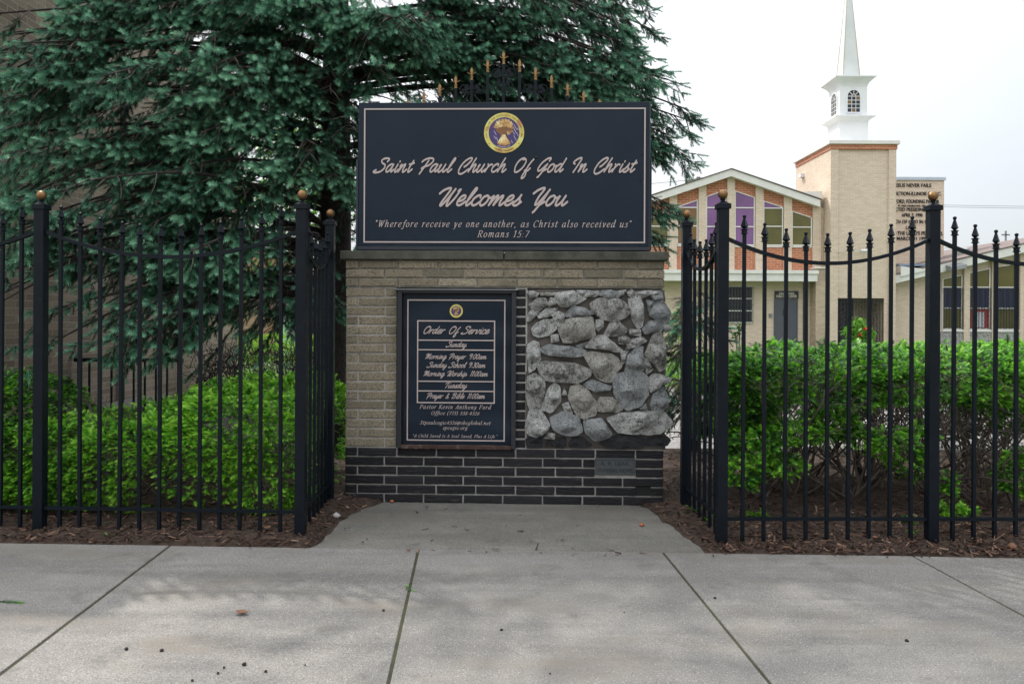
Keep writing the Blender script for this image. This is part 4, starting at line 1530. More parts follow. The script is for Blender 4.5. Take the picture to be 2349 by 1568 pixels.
def build_ground():
    mb = MB()
    S = 600
    mb.poly([(-S, -S, -0.09), (S, -S, -0.09), (S, S, -0.09), (-S, S, -0.09)])
    mb.build('ground', M['earth'], kind='structure')
    # sidewalk slabs: one mesh, real joints
    mb = MB()
    k = 0.052
    ynear = 1.2
    for a, b in zip(JOINTS[:-1], JOINTS[1:]):
        g = 0.0075
        def cx(xj, y):
            return xj + k * (4.865 - y)
        x0, x1 = a + g, b - g
        ya, yb = edge_y(a), edge_y(b)
        nseg = 1
        q = [(cx(x0, ynear), ynear), (cx(x1, ynear), ynear), (x1, yb), (x0, ya)]
        jz = random.uniform(-0.002, 0.002)
        top = [(p[0], p[1], jz) for p in q]
        bot = [(p[0], p[1], -0.08) for p in q]
        mb.faces(top + bot, [(0, 1, 2, 3), (0, 4, 5, 1), (1, 5, 6, 2), (2, 6, 7, 3), (3, 7, 4, 0)])
    o = mb.build('sidewalk', M['concrete'], kind='structure', bevel=0.004)
    mb = MB()
    for xj in JOINTS[1:-1]:
        y0, y1 = ynear, edge_y(xj)
        n = 60
        for i in range(n):
            ya, yb = y0 + (y1 - y0) * i / n, y0 + (y1 - y0) * (i + 1) / n
            h = lambda y: -0.006 + 0.004 * mnoise.noise(Vector((xj * 5, y * 14, 0)))
            xa, xb = xj + k * (4.865 - ya), xj + k * (4.865 - yb)
            mb.poly([(xa - 0.008, ya, h(ya)), (xa + 0.008, ya, h(ya)), (xb + 0.008, yb, h(yb)), (xb - 0.008, yb, h(yb))])
    mb.build('joint_moss', M['joint'], kind='structure')
    mb = MB()
    top = [(p.x, p.y, -0.004 if i in (0, len(APRON_G) - 1) else -0.002) for i, p in enumerate(APRON_G)]
    top[0] = (top[0][0], edge_y(top[0][0]) + 0.004, -0.004)
    top[-1] = (top[-1][0], edge_y(top[-1][0]) + 0.004, -0.004)
    n = len(top)
    mb.poly(top[::-1])
    for i in range(n):
        a, b = top[i], top[(i + 1) % n]
        mb.poly([a, b, (b[0], b[1], -0.08), (a[0], a[1], -0.08)])
    mb.build('apron_slab', M['apron'], kind='structure')
    # mulch bed
    mb = MB()
    xs = np.arange(-7.5, 7.51, 0.06)
    ys = np.arange(4.55, 8.4, 0.06)
    for y in ys:
        for x in xs:
            mb.v.append((x, y, mulch_h(x, y)))
    nx = len(xs)
    for j in range(len(ys) - 1):
        for i in range(nx - 1):
            q = j * nx + i
            mb.f.append((q, q + 1, q + nx + 1, q + nx))
            mb.mi.append(0)
    mb.build('mulch_bed', M['soil'], smooth=True, kind='structure')
    # loose bark chips
    N = 15000
    pts, ln, wd = [], [], []
    while len(pts) < N:
        y = 4.75 + 3.3 * RNG.random() ** 2.0
        x = RNG.uniform(-0.62, 0.62) * (y + 0.6) * 1.15
        if abs(x) > 7:
            continue
        h = mulch_h(x, y)
        stray = h < 0 and RNG.random() < 0.012 and y > edge_y(x) - 0.12
        if h < 0.001 and not stray:
            continue
        pts.append((x, y, max(h, 0.001) + RNG.uniform(0.002, 0.016)))
    pts = np.array(pts)
    L = RNG.uniform(0.015, 0.06, N) * np.where(RNG.random(N) < 0.12, 1.8, 1.0)
    Wd = RNG.uniform(0.005, 0.015, N)
    yaw = RNG.uniform(0, np.pi * 2, N)
    tl = RNG.normal(0, 0.28, N)
    rl = RNG.normal(0, 0.5, N)
    d = np.stack([np.cos(yaw) * np.cos(tl), np.sin(yaw) * np.cos(tl), np.sin(tl)], 1)
    s = np.stack([-np.sin(yaw) * np.cos(rl), np.cos(yaw) * np.cos(rl), np.sin(rl)], 1)
    A = pts - d * L[:, None] / 2 - s * Wd[:, None] / 2
    B = pts + d * L[:, None] / 2 - s * Wd[:, None] * 0.3
    C = pts + d * L[:, None] / 2 + s * Wd[:, None] * 0.3
    D = pts - d * L[:, None] / 2 + s * Wd[:, None] / 2
    C[:, 2] += RNG.uniform(-0.004, 0.006, N)
    tris = np.concatenate([np.stack([A, B, C], 1), np.stack([A, C, D], 1)])
    t = np.clip(RNG.beta(1.6, 2.6, N), 0, 1)
    tri_mesh('bark_mulch', tris, np.repeat(np.concatenate([t, t])[:, None], 3, 1), M['chips'])['kind'] = 'stuff'
    # beyond: paved lot, lawn
    mb = MB()
    mb.poly([(-1.0, 8.5, -0.03), (30, 8.5, -0.03), (30, 17, -0.03), (-1.0, 17, -0.03)])
    mb.build('paved_lot', M['lot'], kind='structure')
    mb = MB()
    mb.poly([(-12, 17.0, -0.02), (30, 17.0, -0.02), (30, 29.2, -0.02), (-12, 29.2, -0.02)])
    mb.poly([(-4.7, 8.4, -0.024), (-1.0, 8.4, -0.024), (-1.0, 17.0, -0.024), (-4.7, 17.0, -0.024)])
    mb.build('lawn', M['lawn'], kind='structure')


# ---------------------------------------------------------------- iron fences
FENCE = {}


def fence_meshes():
    f = MB()
    f.lathe([(0.0, 0), (0.0235, 0), (0.0235, 0.004), (0.0175, 0.006), (0.0175, 0.024), (0.0235, 0.026), (0.0235, 0.030), (0.010, 0.033)], 12)
    # four sided spear with hollowed flanks, then a ball on the tip
    n = 8
    prof = [(0.009, 0.033), (0.0250, 0.048), (0.0195, 0.062), (0.012, 0.085), (0.0075, 0.100)]
    vs, fs = [], []
    for r_, z in prof:
        for k in range(n):
            rr = r_ * (1.0 if k % 2 == 0 else 0.66)
            a = 2 * math.pi * k / n
            vs.append((rr * math.cos(a), rr * math.sin(a), z))
    for i in range(len(prof) - 1):
        for k in range(n):
            fs.append((i * n + k, i * n + (k + 1) % n, (i + 1) * n + (k + 1) % n, (i + 1) * n + k))
    f.faces(vs, fs)
    f.lathe([(0.0075, 0.099), (0.011, 0.104), (0.012, 0.110), (0.010, 0.116), (0.005, 0.119), (0.0, 0.120)], 10)
    o = f.build('finial', M['iron'])
    FENCE['finial'] = o.data
    bpy.data.objects.remove(o)
    b = MB()
    b.lathe([(0.0, -0.031)] + [(0.031 * math.sin(a), -0.031 * math.cos(a)) for a in np.linspace(0.15, math.pi - 0.02, 14)] + [(0, 0.031)], 20)
    o = b.build('ball', M['bronze'], smooth=True)
    FENCE['ball'] = o.data
    bpy.data.objects.remove(o)


def new_obj(name, data, parent, loc=(0, 0, 0)):
    o = bpy.data.objects.new(name, data)
    COL.objects.link(o)
    o.parent = parent
    o.location = loc
    return o


def add_post(root, x, y, rz, base):
    """x,y in the fence's own coordinates"""
    mb = MB()
    h = 0.0325
    mb.box((-h, -h, base - 0.1), (h, h, 2.115))
    p = mb.build('post', M['iron'], root, bevel=0.003)
    p.location = (x, y, 0)
    p.rotation_euler = (0, 0, rz)
    c = MB()
    c.box((-0.042, -0.042, 2.105), (0.042, 0.042, 2.137))
    c.faces([(-0.034, -0.034, 2.137), (0.034, -0.034, 2.137), (0.034, 0.034, 2.137), (-0.034, 0.034, 2.137), (-0.014, -0.014, 2.155), (0.014, -0.014, 2.155), (0.014, 0.014, 2.155), (-0.014, 0.014, 2.155)],
            [(4, 5, 6, 7), (0, 1, 5, 4), (1, 2, 6, 5), (2, 3, 7, 6), (3, 0, 4, 7)])
    c.lathe([(0.013, 2.15), (0.013, 2.162), (0.019, 2.164), (0.019, 2.169), (0.010, 2.172)], 14)
    c.build('cap', M['iron'], p, bevel=0.002)
    new_obj('ball', FENCE['ball'], p, (0, 0, 2.198))


def add_panel(root, a, b, n, tip_mid, tip_amp, rail_mid, rail_amp, only=None):
    """pickets and rails between two posts a, b (2D); n pickets"""
    a, b = Vector(a), Vector(b)
    d = (b - a)
    L = d.length
    d.normalize()
    nrm = Vector((-d.y, d.x))
    rz = math.atan2(d.y, d.x)
    pts = []
    for i in range(25):
        s = 0.02 + 0.96 * i / 24
        p = a + (b - a) * s
        pts.append((p.x, p.y, rail_mid + rail_amp * (2 * s - 1) ** 2))
    # curved flat top rail
    mb = MB()
    for i, p in enumerate(pts):
        for sx, sz in ((-1, -1), (1, -1), (1, 1), (-1, 1)):
            mb.v.append((p[0] + nrm.x * sx * 0.015, p[1] + nrm.y * sx * 0.015, p[2] + sz * 0.0115))
    for i in range(len(pts) - 1):
        for k in range(4):
            mb.f.append((i * 4 + k, i * 4 + (k + 1) % 4, (i + 1) * 4 + (k + 1) % 4, (i + 1) * 4 + k))
            mb.mi.append(0)
    mb.build('rail', M['iron'], root)
    mb = MB()
    q0, q1 = a + d * 0.02, b - d * 0.02
    for p in (q0, q1):
        for sx, sz in ((-1, -1), (1, -1), (1, 1), (-1, 1)):
            mb.v.append((p.x + nrm.x * sx * 0.015, p.y + nrm.y * sx * 0.015, 0.168 + sz * 0.010))
    mb.f += [(0, 1, 5, 4), (1, 2, 6, 5), (2, 3, 7, 6), (3, 0, 4, 7)]
    mb.mi += [0] * 4
    mb.build('rail', M['iron'], root)
    for i in range(n):
        s = (i + 1) / (n + 1)
        p = a + (b - a) * s
        top = tip_mid + tip_amp * (2 * s - 1) ** 2 - 0.120
        mb = MB()
        hw = 0.0105
        mb.box((-hw, -hw, random.uniform(0.025, 0.04)), (hw, hw, top))
        o = mb.build('picket', M['iron'], root, bevel=0.0015)
        o.location = (p.x, p.y, 0)
        o.rotation_euler = (random.gauss(0, 0.002), random.gauss(0, 0.002), rz)
        new_obj('finial', FENCE['finial'], o, (0, 0, top))


def build_fences():
    fence_meshes()
    # left run
    o = Vector((-1.35, 5.11, 0))
    root = empty('iron_fence', o)
    tag(root, 'black iron picket fence with bronze ball posts in front of the left hedge and spruce', 'fence', 'ball topped iron fences beside the sign wall')
    P0, P1, P2, P3 = (0, 0), (-3.07 - o.x, 5.19 - o.y), (-4.80 - o.x, 5.27 - o.y), (-1.372 - o.x, 6.0 - o.y)
    for p in (P0, P1, P2, P3):
        add_post(root, p[0], p[1], 0, 0.02)
    add_panel(root, P1, P0, 12, 2.005, 0.175, 1.800, 0.175)
    add_panel(root, P2, P1, 12, 2.005, 0.175, 1.800, 0.175)
    add_panel(root, P0, P3, 6, 1.955, 0.17, 1.76, 0.17)
    # right run
    o = Vector((1.318, 4.99, 0))
    root = empty('iron_fence', o)
    tag(root, 'black iron picket fence with bronze ball posts in front of the right, leggy hedge', 'fence', 'ball topped iron fences beside the sign wall')
    P0, P1, P2, P3 = (0, 0), (2.648 - o.x, 5.015 - o.y), (3.98 - o.x, 5.03 - o.y), (1.30 - o.x, 5.95 - o.y)
    for p in (P0, P1, P2, P3):
        add_post(root, p[0], p[1], 0, 0.02)
    add_panel(root, P0, P1, 9, 1.962, 0.17, 1.770, 0.165)
    add_panel(root, P1, P2, 9, 1.962, 0.17, 1.770, 0.165)
    add_panel(root, P0, P3, 6, 1.955, 0.17, 1.76, 0.17)


# ---------------------------------------------------------------- conifers and hedges
def frames(dirs, roll):
    """rotation matrices whose x axis is dirs"""
    d = dirs / np.linalg.norm(dirs, axis=1, keepdims=True)
    up = np.tile(np.array([0.0, 0, 1]), (len(d), 1))
    bad = np.abs(d[:, 2]) > 0.97
    up[bad] = (1, 0, 0)
    s = np.cross(up, d)
    s /= np.linalg.norm(s, axis=1, keepdims=True)
    u = np.cross(d, s)
    c, sn = np.cos(roll)[:, None], np.sin(roll)[:, None]
    s2, u2 = s * c + u * sn, -s * sn + u * c
    return np.stack([d, s2, u2], 2)


def instance(tpl, tpl_t, pos, dirs, scale, tint, roll=None):
    """tpl (n,3,3) triangles along +x; returns tris (M*n,3,3) and tint"""
    Mx = frames(dirs, RNG.uniform(-0.5, 0.5, len(pos)) if roll is None else roll) * scale[:, None, None]
    out = np.einsum('mij,nkj->mnki', Mx, tpl) + pos[:, None, None, :]
    tt = np.clip(tpl_t[None] + tint[:, None, None], 0, 1)
    return out.reshape(-1, 3, 3), tt.reshape(-1, 3)


def spruce_shoot(n=42, rng=np.random.default_rng(2), L=0.105, nl=0.034, wdt=0.0068):
    tris, tint = [], []
    for i in range(n):
        t = (i + 0.5) / n
        a = i * 2.39996 + rng.uniform(-0.3, 0.3)
        lean = 0.85 - 0.30 * t + rng.uniform(-0.12, 0.12)
        r = np.array([0, math.cos(a), math.sin(a)])
        d = np.array([math.cos(lean + 0.25), 0, 0]) + r * math.sin(lean + 0.25)
        d /= np.linalg.norm(d)
        b = np.array([t * L, 0, 0])
        s = np.cross(d, r)
        s /= np.linalg.norm(s)
        ln = nl * (1.0 if t < 0.85 else 0.85) * rng.uniform(0.85, 1.1)
        tip = b + d * ln
        tris.append([b - s * wdt / 2, b + s * wdt / 2, tip])
        k = -0.12 + 0.30 * t
        tint.append([k - 0.08, k - 0.08, k + 0.08])
    # the twig
    for a in (0, 2.1, 4.2):
        v = np.array([0, math.cos(a), math.sin(a)]) * 0.0025
        w_ = np.array([0, math.cos(a + 2.1), math.sin(a + 2.1)]) * 0.0025
        tris.append([v, w_, np.array([L, 0, 0])])
        tint.append([-0.5, -0.5, -0.4])
    return np.array(tris), np.array(tint)


def yew_sprig(n=32, rng=np.random.default_rng(4), L=0.062, nl=0.0215, wdt=0.0042):
    tris, tint = [], []
    for i in range(n):
        t = (i + 0.5) / n
        side = 1 if i % 2 else -1
        x = t * L
        drop = -0.004 * t * t
        b = np.array([x, 0, drop])
        ang = R(76) - R(42) * t + rng.uniform(-0.12, 0.12)
        lift = rng.uniform(-0.25, 0.45)
        d = np.array([math.cos(ang), side * math.sin(ang) * math.cos(lift), math.sin(lift) * math.sin(ang)])
        ln = nl * (0.65 + 0.5 * math.sin(math.pi * min(1, t * 0.85 + 0.12))) * rng.uniform(0.85, 1.1)
        s = np.cross(d, np.array([0, 0, 1.0]))
        s /= np.linalg.norm(s)
        m = b + d * ln * 0.55
        tip = b + d * ln + np.array([0, 0, -0.002])
        tris.append([b - s * wdt * 0.5, tip, b + s * wdt * 0.5])
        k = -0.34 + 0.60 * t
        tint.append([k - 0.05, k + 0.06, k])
    for v in (np.array([0, 0.0015, 0]), np.array([0, 0, 0.0015])):
        tris.append([-v, v, np.array([L, 0, -0.004])])
        tint.append([-0.1, -0.1, 0.2])
    return np.array(tris), np.array(tint)


def dirv(az, el):
    return Vector((math.cos(az) * math.cos(el), math.sin(az) * math.cos(el), math.sin(el)))


def spruce(name, label, base, H, trunk_r, zlo, radius, whorl, ok, rng, group, fine_top, extra=(), density=1.0, lean=(0, 0)):
    root = tag(empty(name, base), label, 'tree', group)
    bx, by, bz = base
    tb = MB()
    pts = [(lean[0] * t * H + 0.03 * math.sin(5 * t), lean[1] * t * H, H * t - 0.1) for t in np.linspace(0, 1, 14)]
    rad = [trunk_r * (1.25 if i == 0 else 1.0) * (1 - 0.97 * i / 13) + 0.01 for i in range(14)]
    tb.tube(pts, rad, 12)
    tb.build('trunk', M['bark'], root, smooth=True)
    limbs, twigs = MB(), MB()
    SP, SD, SS, ST = [], [], [], []

    def shoot(p, d, s, t):
        if ok(p) and ok(p + d * 0.16 * s):
            SP.append(p)
            SD.append(d)
            SS.append(s)
            ST.append(t)

    def branch(z0, az, Rr, e0, coarse, br_tint, sweep=0.0, droop=30):
        N = 14
        p = Vector((bx + lean[0] * z0, by + lean[1] * z0, z0))
        path = [p.copy()]
        ds = []
        for i in range(N):
            t = i / (N - 1)
            e = e0 + R(10) - R(droop * 1.45) * t ** 1.3 + R(7) * max(0, t - 0.8) / 0.2
            a = az + sweep * t + 0.05 * math.sin(t * 7 + z0 * 9)
            d = dirv(a, e)
            p = p + d * (Rr / N)
            if not ok(p) and i > 2:
                break
            path.append(p.copy())
            ds.append(d)
        if len(path) < 4:
            return
        n = len(path)
        limbs.tube([tuple(q) for q in path], [max(0.004, 0.030 * (Rr / 3.2) * (1 - i / n) + 0.004) for i in range(n)], 5)
        Lr = Rr * (n - 1) / N
        sp = (0.20 if coarse else 0.068) / density
        s0 = 0.30 * Lr
        sdist = s0
        side = 1
        while sdist < Lr:
            t = sdist / Lr
            f = t * (n - 1)
            i = min(n - 2, int(f))
            q = path[i].lerp(path[i + 1], f - i)
            d = ds[min(i, len(ds) - 1)]
            az_b = math.atan2(d.y, d.x)
            nv = mnoise.noise(Vector((q.x * 1.15 + 3.3, q.y * 1.15, q.z * 1.5)))
            bare = H > 4 and not coarse and nv < -0.08 and rng.random() < 0.88
            if bare:
                sdist += sp * rng.uniform(0.7, 1.3)
                continue
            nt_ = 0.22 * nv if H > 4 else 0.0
            blen = min(0.95, 0.30 + (Lr - sdist) * 0.42) * rng.uniform(0.6, 1.1)
            a = az_b + side * R(rng.uniform(38, 68))
            el = R(rng.uniform(-50, -5))
            side = -side
            step = 0.13 if coarse else 0.050
            m = max(2, int(blen / step))
            bp = q.copy()
            tw = [tuple(bp)]
            for k in range(m):
                tt = k / m
                bd = dirv(a - 0.4 * side * tt * -1, el - R(20) * math.sin(math.pi * tt) + R(14) * tt)
                bp = bp + bd * step
                if not ok(bp):
                    break
                tw.append(tuple(bp))
                if tt > 0.12 + 0.25 * max(0, 0.6 - t):
                    s_ = (1.9 if coarse else 1.0) * rng.uniform(0.75, 1.15)
                    ba = math.atan2(bd.y, bd.x)
                    sd = 1 if k % 2 else -1
                    dd = dirv(ba + sd * R(rng.uniform(25, 60)), el + R(rng.uniform(-30, 18)))
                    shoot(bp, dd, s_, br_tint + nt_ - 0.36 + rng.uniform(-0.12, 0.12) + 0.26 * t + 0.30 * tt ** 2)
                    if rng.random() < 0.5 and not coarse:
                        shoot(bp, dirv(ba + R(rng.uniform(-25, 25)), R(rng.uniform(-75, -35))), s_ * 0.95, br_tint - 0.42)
            if len(tw) > 1:
                twigs.tube(tw, [0.006 * (1 - i_ / len(tw)) + 0.0018 for i_ in range(len(tw))], 3, cap=False)
                shoot(bp, dirv(math.atan2(bd.y, bd.x), el + R(rng.uniform(0, 15))), (1.9 if coarse else 1.1), br_tint + 0.12)
            sdist += sp * rng.uniform(0.7, 1.3)
        shoot(path[-1], ds[len(path) - 2] if len(path) - 2 < len(ds) else ds[-1], 1.2, br_tint + 0.2)
        # fine bare twigs on the shaded inner part
        for k in range(3 if coarse else 13):
            f = rng.uniform(0.08, 0.4) * (n - 1)
            i = int(f)
            q = path[i].lerp(path[i + 1], f - i)
            a = az + R(rng.uniform(-80, 80))
            e = R(rng.uniform(-50, 15))
            l2 = rng.uniform(0.15, 0.5)
            q1 = q + dirv(a, e) * l2 * 0.5
            q2 = q1 + dirv(a + rng.uniform(-0.6, 0.6), e - R(15)) * l2 * 0.5
            if ok(q1) and ok(q2):
                twigs.tube([tuple(q), tuple(q1), tuple(q2)], [0.0035, 0.0028, 0.0012], 3, cap=False)
                for _ in range(2):
                    q3 = q1 + dirv(a + rng.uniform(-1, 1), e + rng.uniform(-0.8, 0.4)) * l2 * 0.4
                    if ok(q3):
                        twigs.tube([tuple(q1), tuple(q3)], [0.0022, 0.001], 3, cap=False)

    z = zlo
    ph = 0.4
    while z < H * 0.985:
        coarse = z > fine_top
        nb = 4 if coarse else whorl
        for k in range(nb):
            az = ph + 2 * math.pi * k / nb + rng.uniform(-0.35, 0.35)
            Rr = radius(z, az) * rng.uniform(0.70, 1.08)
            if H > 4 and z < 6.0 and mnoise.noise(Vector((1.3 * math.cos(az) * 1.7, 1.3 * math.sin(az) * 1.7, z * 1.1))) < (0.12 if z > 2.5 else 0.2):
                Rr *= 0.42
            if Rr < 0.12:
                continue
            branch(z + rng.uniform(-0.08, 0.08), az, Rr, R(8 if z > H * 0.5 else rng.uniform(-4, 14)), coarse or (math.sin(az) > 0.45 and z > 1.6 and fine_top < 8), rng.choice([0.32, 0.45, 0.55, 0.64, 0.74]) + rng.uniform(-0.08, 0.08), rng.uniform(-0.25, 0.25))
        ph += 0.9
        z += 0.30 if coarse else (0.27 if z < 3.4 else 0.25)
    for (z0, az, Rr, e0, t, sw, dr) in extra:
        branch(z0, az, Rr, e0, False, t, sw, dr)
    # parts keep the root's own origin
    for mb_, nm, mt in ((limbs, 'limbs', 'bark'), (twigs, 'twigs', 'twig')):
        mb_.build(nm, M[mt], root, base, smooth=True)
    tpl, tt = spruce_shoot()
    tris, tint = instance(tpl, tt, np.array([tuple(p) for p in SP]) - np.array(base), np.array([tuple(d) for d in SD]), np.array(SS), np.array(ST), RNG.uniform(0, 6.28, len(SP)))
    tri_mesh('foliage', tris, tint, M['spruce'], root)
    print(name, 'shoots', len(SP))
    return root


def build_spruces():
    rng = random.Random(21)
    u_wall = lambda p: (p - WO).dot(WD)

    def ok(p):
        if p.y < 5.62 or p.z < 0.45:
            return False
        if p.x < -4.66:
            return False
        if -1.75 < p.x < 1.55 and p.y < 6.72 and p.z < 3.45:
            return False
        if p.x < -1.2 and p.y < 5.9 and p.z < 1.0:
            return False
        return True

    def radius(z, az):
        c = math.cos(az)
        r = 3.2 if z < 4.6 else 3.2 * max(0.03, 1 - (z - 4.6) / 7.6)
        if c > 0.3 and z < 2.4:
            r *= 0.75
        if c > 0.3 and z > 2.4:
            r *= 0.92 if z > 3.7 else 0.72
        return r
    T = P(762, 700, 8.15)
    base = (T.x, T.y, 0.0)

    def aim(px, py, Y, t, droop=26, sw=0.0, up=0.35):
        """a named bough whose tip hangs where the photograph shows one"""
        tip = P(px, py, Y)
        dx, dy = tip.x - base[0], tip.y - base[1]
        Rr = math.hypot(dx, dy) * 1.07
        z0 = tip.z + up
        return (z0, math.atan2(dy, dx) - sw * 0.5, Rr, R(0), t, sw, droop)
    spots = [(20, 200, 6.9, 0.64), (10, 290, 6.8, 0.62), (20, 400, 6.7, 0.74), (150, 340, 6.6, 0.66), (345, 500, 6.3, 0.74), (460, 180, 6.5, 0.68), (420, 320, 6.4, 0.6), (200, 80, 7.0, 0.6), (60, 150, 7.0, 0.66), (220, 30, 7.0, 0.6),
             (680, 430, 6.4, 0.68), (760, 300, 6.7, 0.58), (860, 120, 6.9, 0.62), (800, 400, 6.7, 0.58), (250, 120, 6.9, 0.6), (60, 560, 6.4, 0.66), (40, 700, 6.4, 0.62), (350, 60, 6.8, 0.6), (560, 80, 6.8, 0.58), (700, 60, 6.9, 0.6),
             (200, 690, 6.5, 0.58), (640, 690, 7.0, 0.58), (120, 800, 6.2, 0.6), (280, 810, 6.3, 0.58), (450, 620, 6.4, 0.64), (540, 760, 7.2, 0.55), (20, 640, 6.2, 0.66), (230, 250, 6.7, 0.6), (560, 240, 6.6, 0.62),
             (1440, 170, 7.4, 0.58), (1400, 70, 7.5, 0.6), (1470, 60, 7.9, 0.5), (1480, 215, 7.9, 0.48), (1470, 20, 8.4, 0.45), (1300, 120, 7.4, 0.55), (1380, 200, 7.4, 0.55),
             (1500, 330, 8.0, 0.45), (1505, 470, 7.9, 0.5), (980, 150, 7.2, 0.6), (1250, 30, 7.2, 0.6), (1545, 300, 8.0, 0.5),
             (40, 240, 6.5, 0.66), (90, 170, 6.5, 0.62), (30, 430, 6.3, 0.66), (90, 500, 6.3, 0.62), (15, 120, 6.6, 0.6)]
    extra = []
    for q in spots:
        for k in range((2 if 300 < q[0] < 760 and q[1] > 200 else 3) if q[0] < 900 else 4):
            if rng.random() < 0.15 and k:
                continue
            extra.append(aim(q[0] + rng.uniform(-28, 28) * (k > 0), q[1] + rng.uniform(-30, 30) * (k > 0), q[2] + rng.uniform(-0.15, 0.25) * (k > 0), q[3] + rng.uniform(-0.08, 0.08), rng.uniform(22, 38), rng.uniform(-0.3, 0.3), rng.uniform(0.3, 0.6)))
    spruce('spruce_tree', 'large blue green spruce with drooping boughs behind the fence and the sign wall', base, 11.5, 0.19, 1.45, radius, 4, ok, rng, 'spruces behind the sign wall', 5.9, extra)
    rng = random.Random(5)
    ok2 = lambda p: p.y > 6.65 and p.z > 0.2 and p.x > 1.25
    b2 = P(1600, 700, 8.2)
    spruce('spruce_tree', 'small young blue green spruce close to the right end of the sign wall', (b2.x - 0.05, b2.y, 0.0), 2.05, 0.04, 0.25,
           lambda z, az: 0.62 * max(0.05, 1 - z / 2.2), 6, ok2, rng, 'spruces behind the sign wall', 9.0, density=0.9)


def hedge_points(blobs, per_m2, rng):
    """sprig positions and outward normals on a union of superellipsoids (cx,cy,cz,rx,ry,rz,pow,zmin)"""
    P_, N_, T_ = [], [], []
    for bi, (cx, cy, cz, rx, ry, rz, pw, zmin, tshift) in enumerate(blobs):
        area = 4 * math.pi * (((rx * ry) ** 1.6 + (rx * rz) ** 1.6 + (ry * rz) ** 1.6) / 3) ** (1 / 1.6)
        n = int(area * per_m2)
        v = rng.normal(size=(n, 3))
        # even spread over an elongated body: weight directions by the body's own size
        v *= np.array([1 / rx, 1 / ry, 1 / rz]) ** 0.0
        v /= np.linalg.norm(v, axis=1, keepdims=True)
        e = 2.0 / pw
        q = np.sign(v) * np.abs(v) ** e
        f = (np.abs(q) ** pw).sum(1) ** (1 / pw)
        q /= f[:, None]
        p = q * np.array([rx, ry, rz])
        nrm = np.sign(q) * np.abs(q) ** (pw - 1) / np.array([rx, ry, rz])
        nrm /= np.linalg.norm(nrm, axis=1, keepdims=True)
        p += np.array([cx, cy, cz])
        wob = np.array([mnoise.noise(Vector((a[0] * 3.2, a[1] * 3.2, a[2] * 3.2 + bi))) * 0.075 + mnoise.noise(Vector((a[0] * 9, a[1] * 9, a[2] * 9))) * 0.045 for a in p])
        dep = -np.abs(rng.normal(0, 0.035, n)) - 0.02
        p += nrm * (wob + dep)[:, None]
        keep = p[:, 2] > zmin
        for bj, (ax, ay, az, sx, sy, sz, pw2, zm, _) in enumerate(blobs):
            if bj != bi:
                ins = ((np.abs((p - np.array([ax, ay, az])) / np.array([sx, sy, sz])) ** pw2).sum(1)) < 0.72
                keep &= ~ins
        p, nrm, dep = p[keep], nrm[keep], dep[keep]
        P_.append(p)
        N_.append(nrm)
        clump = np.array([mnoise.noise(Vector((a[0] * 5, a[1] * 5, a[2] * 5 + 40))) for a in p])
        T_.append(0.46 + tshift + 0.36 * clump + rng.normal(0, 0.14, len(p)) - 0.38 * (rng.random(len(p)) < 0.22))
    return np.concatenate(P_), np.concatenate(N_), np.concatenate(T_)


YEW = None


def foliage(parent, base, p, nrm, t, mat='yew', scale=(0.8, 1.25), name='foliage', upw=-0.02):
    global YEW
    if YEW is None:
        YEW = yew_sprig()
    n = len(p)
    d = nrm * np.array([0.95, 0.95, 0.22]) + RNG.normal(0, 0.5, (n, 3)) * np.array([1, 1, 0.5]) + np.array([0, 0, upw])
    s = RNG.uniform(scale[0], scale[1], n)
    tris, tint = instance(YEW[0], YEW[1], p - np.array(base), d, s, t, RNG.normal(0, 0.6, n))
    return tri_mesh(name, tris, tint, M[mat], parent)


def stems(root, base, spots, mat, rng, hgt, spread, n, r0=0.012, lim=None):
    mb = MB()
    def grow(p, d, ln, r, depth):
        steps = 4
        pts, rad = [tuple(p)], [r]
        for i in range(steps):
            d = (d + Vector((rng.gauss(0, 0.22), rng.gauss(0, 0.22), rng.gauss(0.02, 0.12)))).normalized()
            p = p + d * (ln / steps)
            if lim and not lim(p):
                break
            pts.append(tuple(p))
            rad.append(r * (1 - 0.45 * (i + 1) / steps))
        if len(pts) > 1:
            mb.tube(pts, rad, 5 if depth == 0 else 4, cap=False)
        if depth < 3 and len(pts) > 3:
            for _ in range(3 if depth < 2 else 4):
                nd = (d + Vector((rng.gauss(0, 0.55), rng.gauss(0, 0.55), rng.gauss(0.12, 0.3)))).normalized()
                grow(p, nd, ln * rng.uniform(0.5, 0.75), r * 0.55, depth + 1)
    for (x, y) in spots:
        for _ in range(n):
            az = rng.uniform(0, 6.28)
            el = R(rng.uniform(35, 80))
            d = dirv(az, el)
            d.x *= spread
            grow(Vector((x + rng.gauss(0, 0.05), y + rng.gauss(0, 0.05), 0.02)), d.normalized(), hgt * rng.uniform(0.7, 1.05), r0 * rng.uniform(0.6, 1.2), 0)
    return mb.build('stems', mat, root, base, smooth=True)


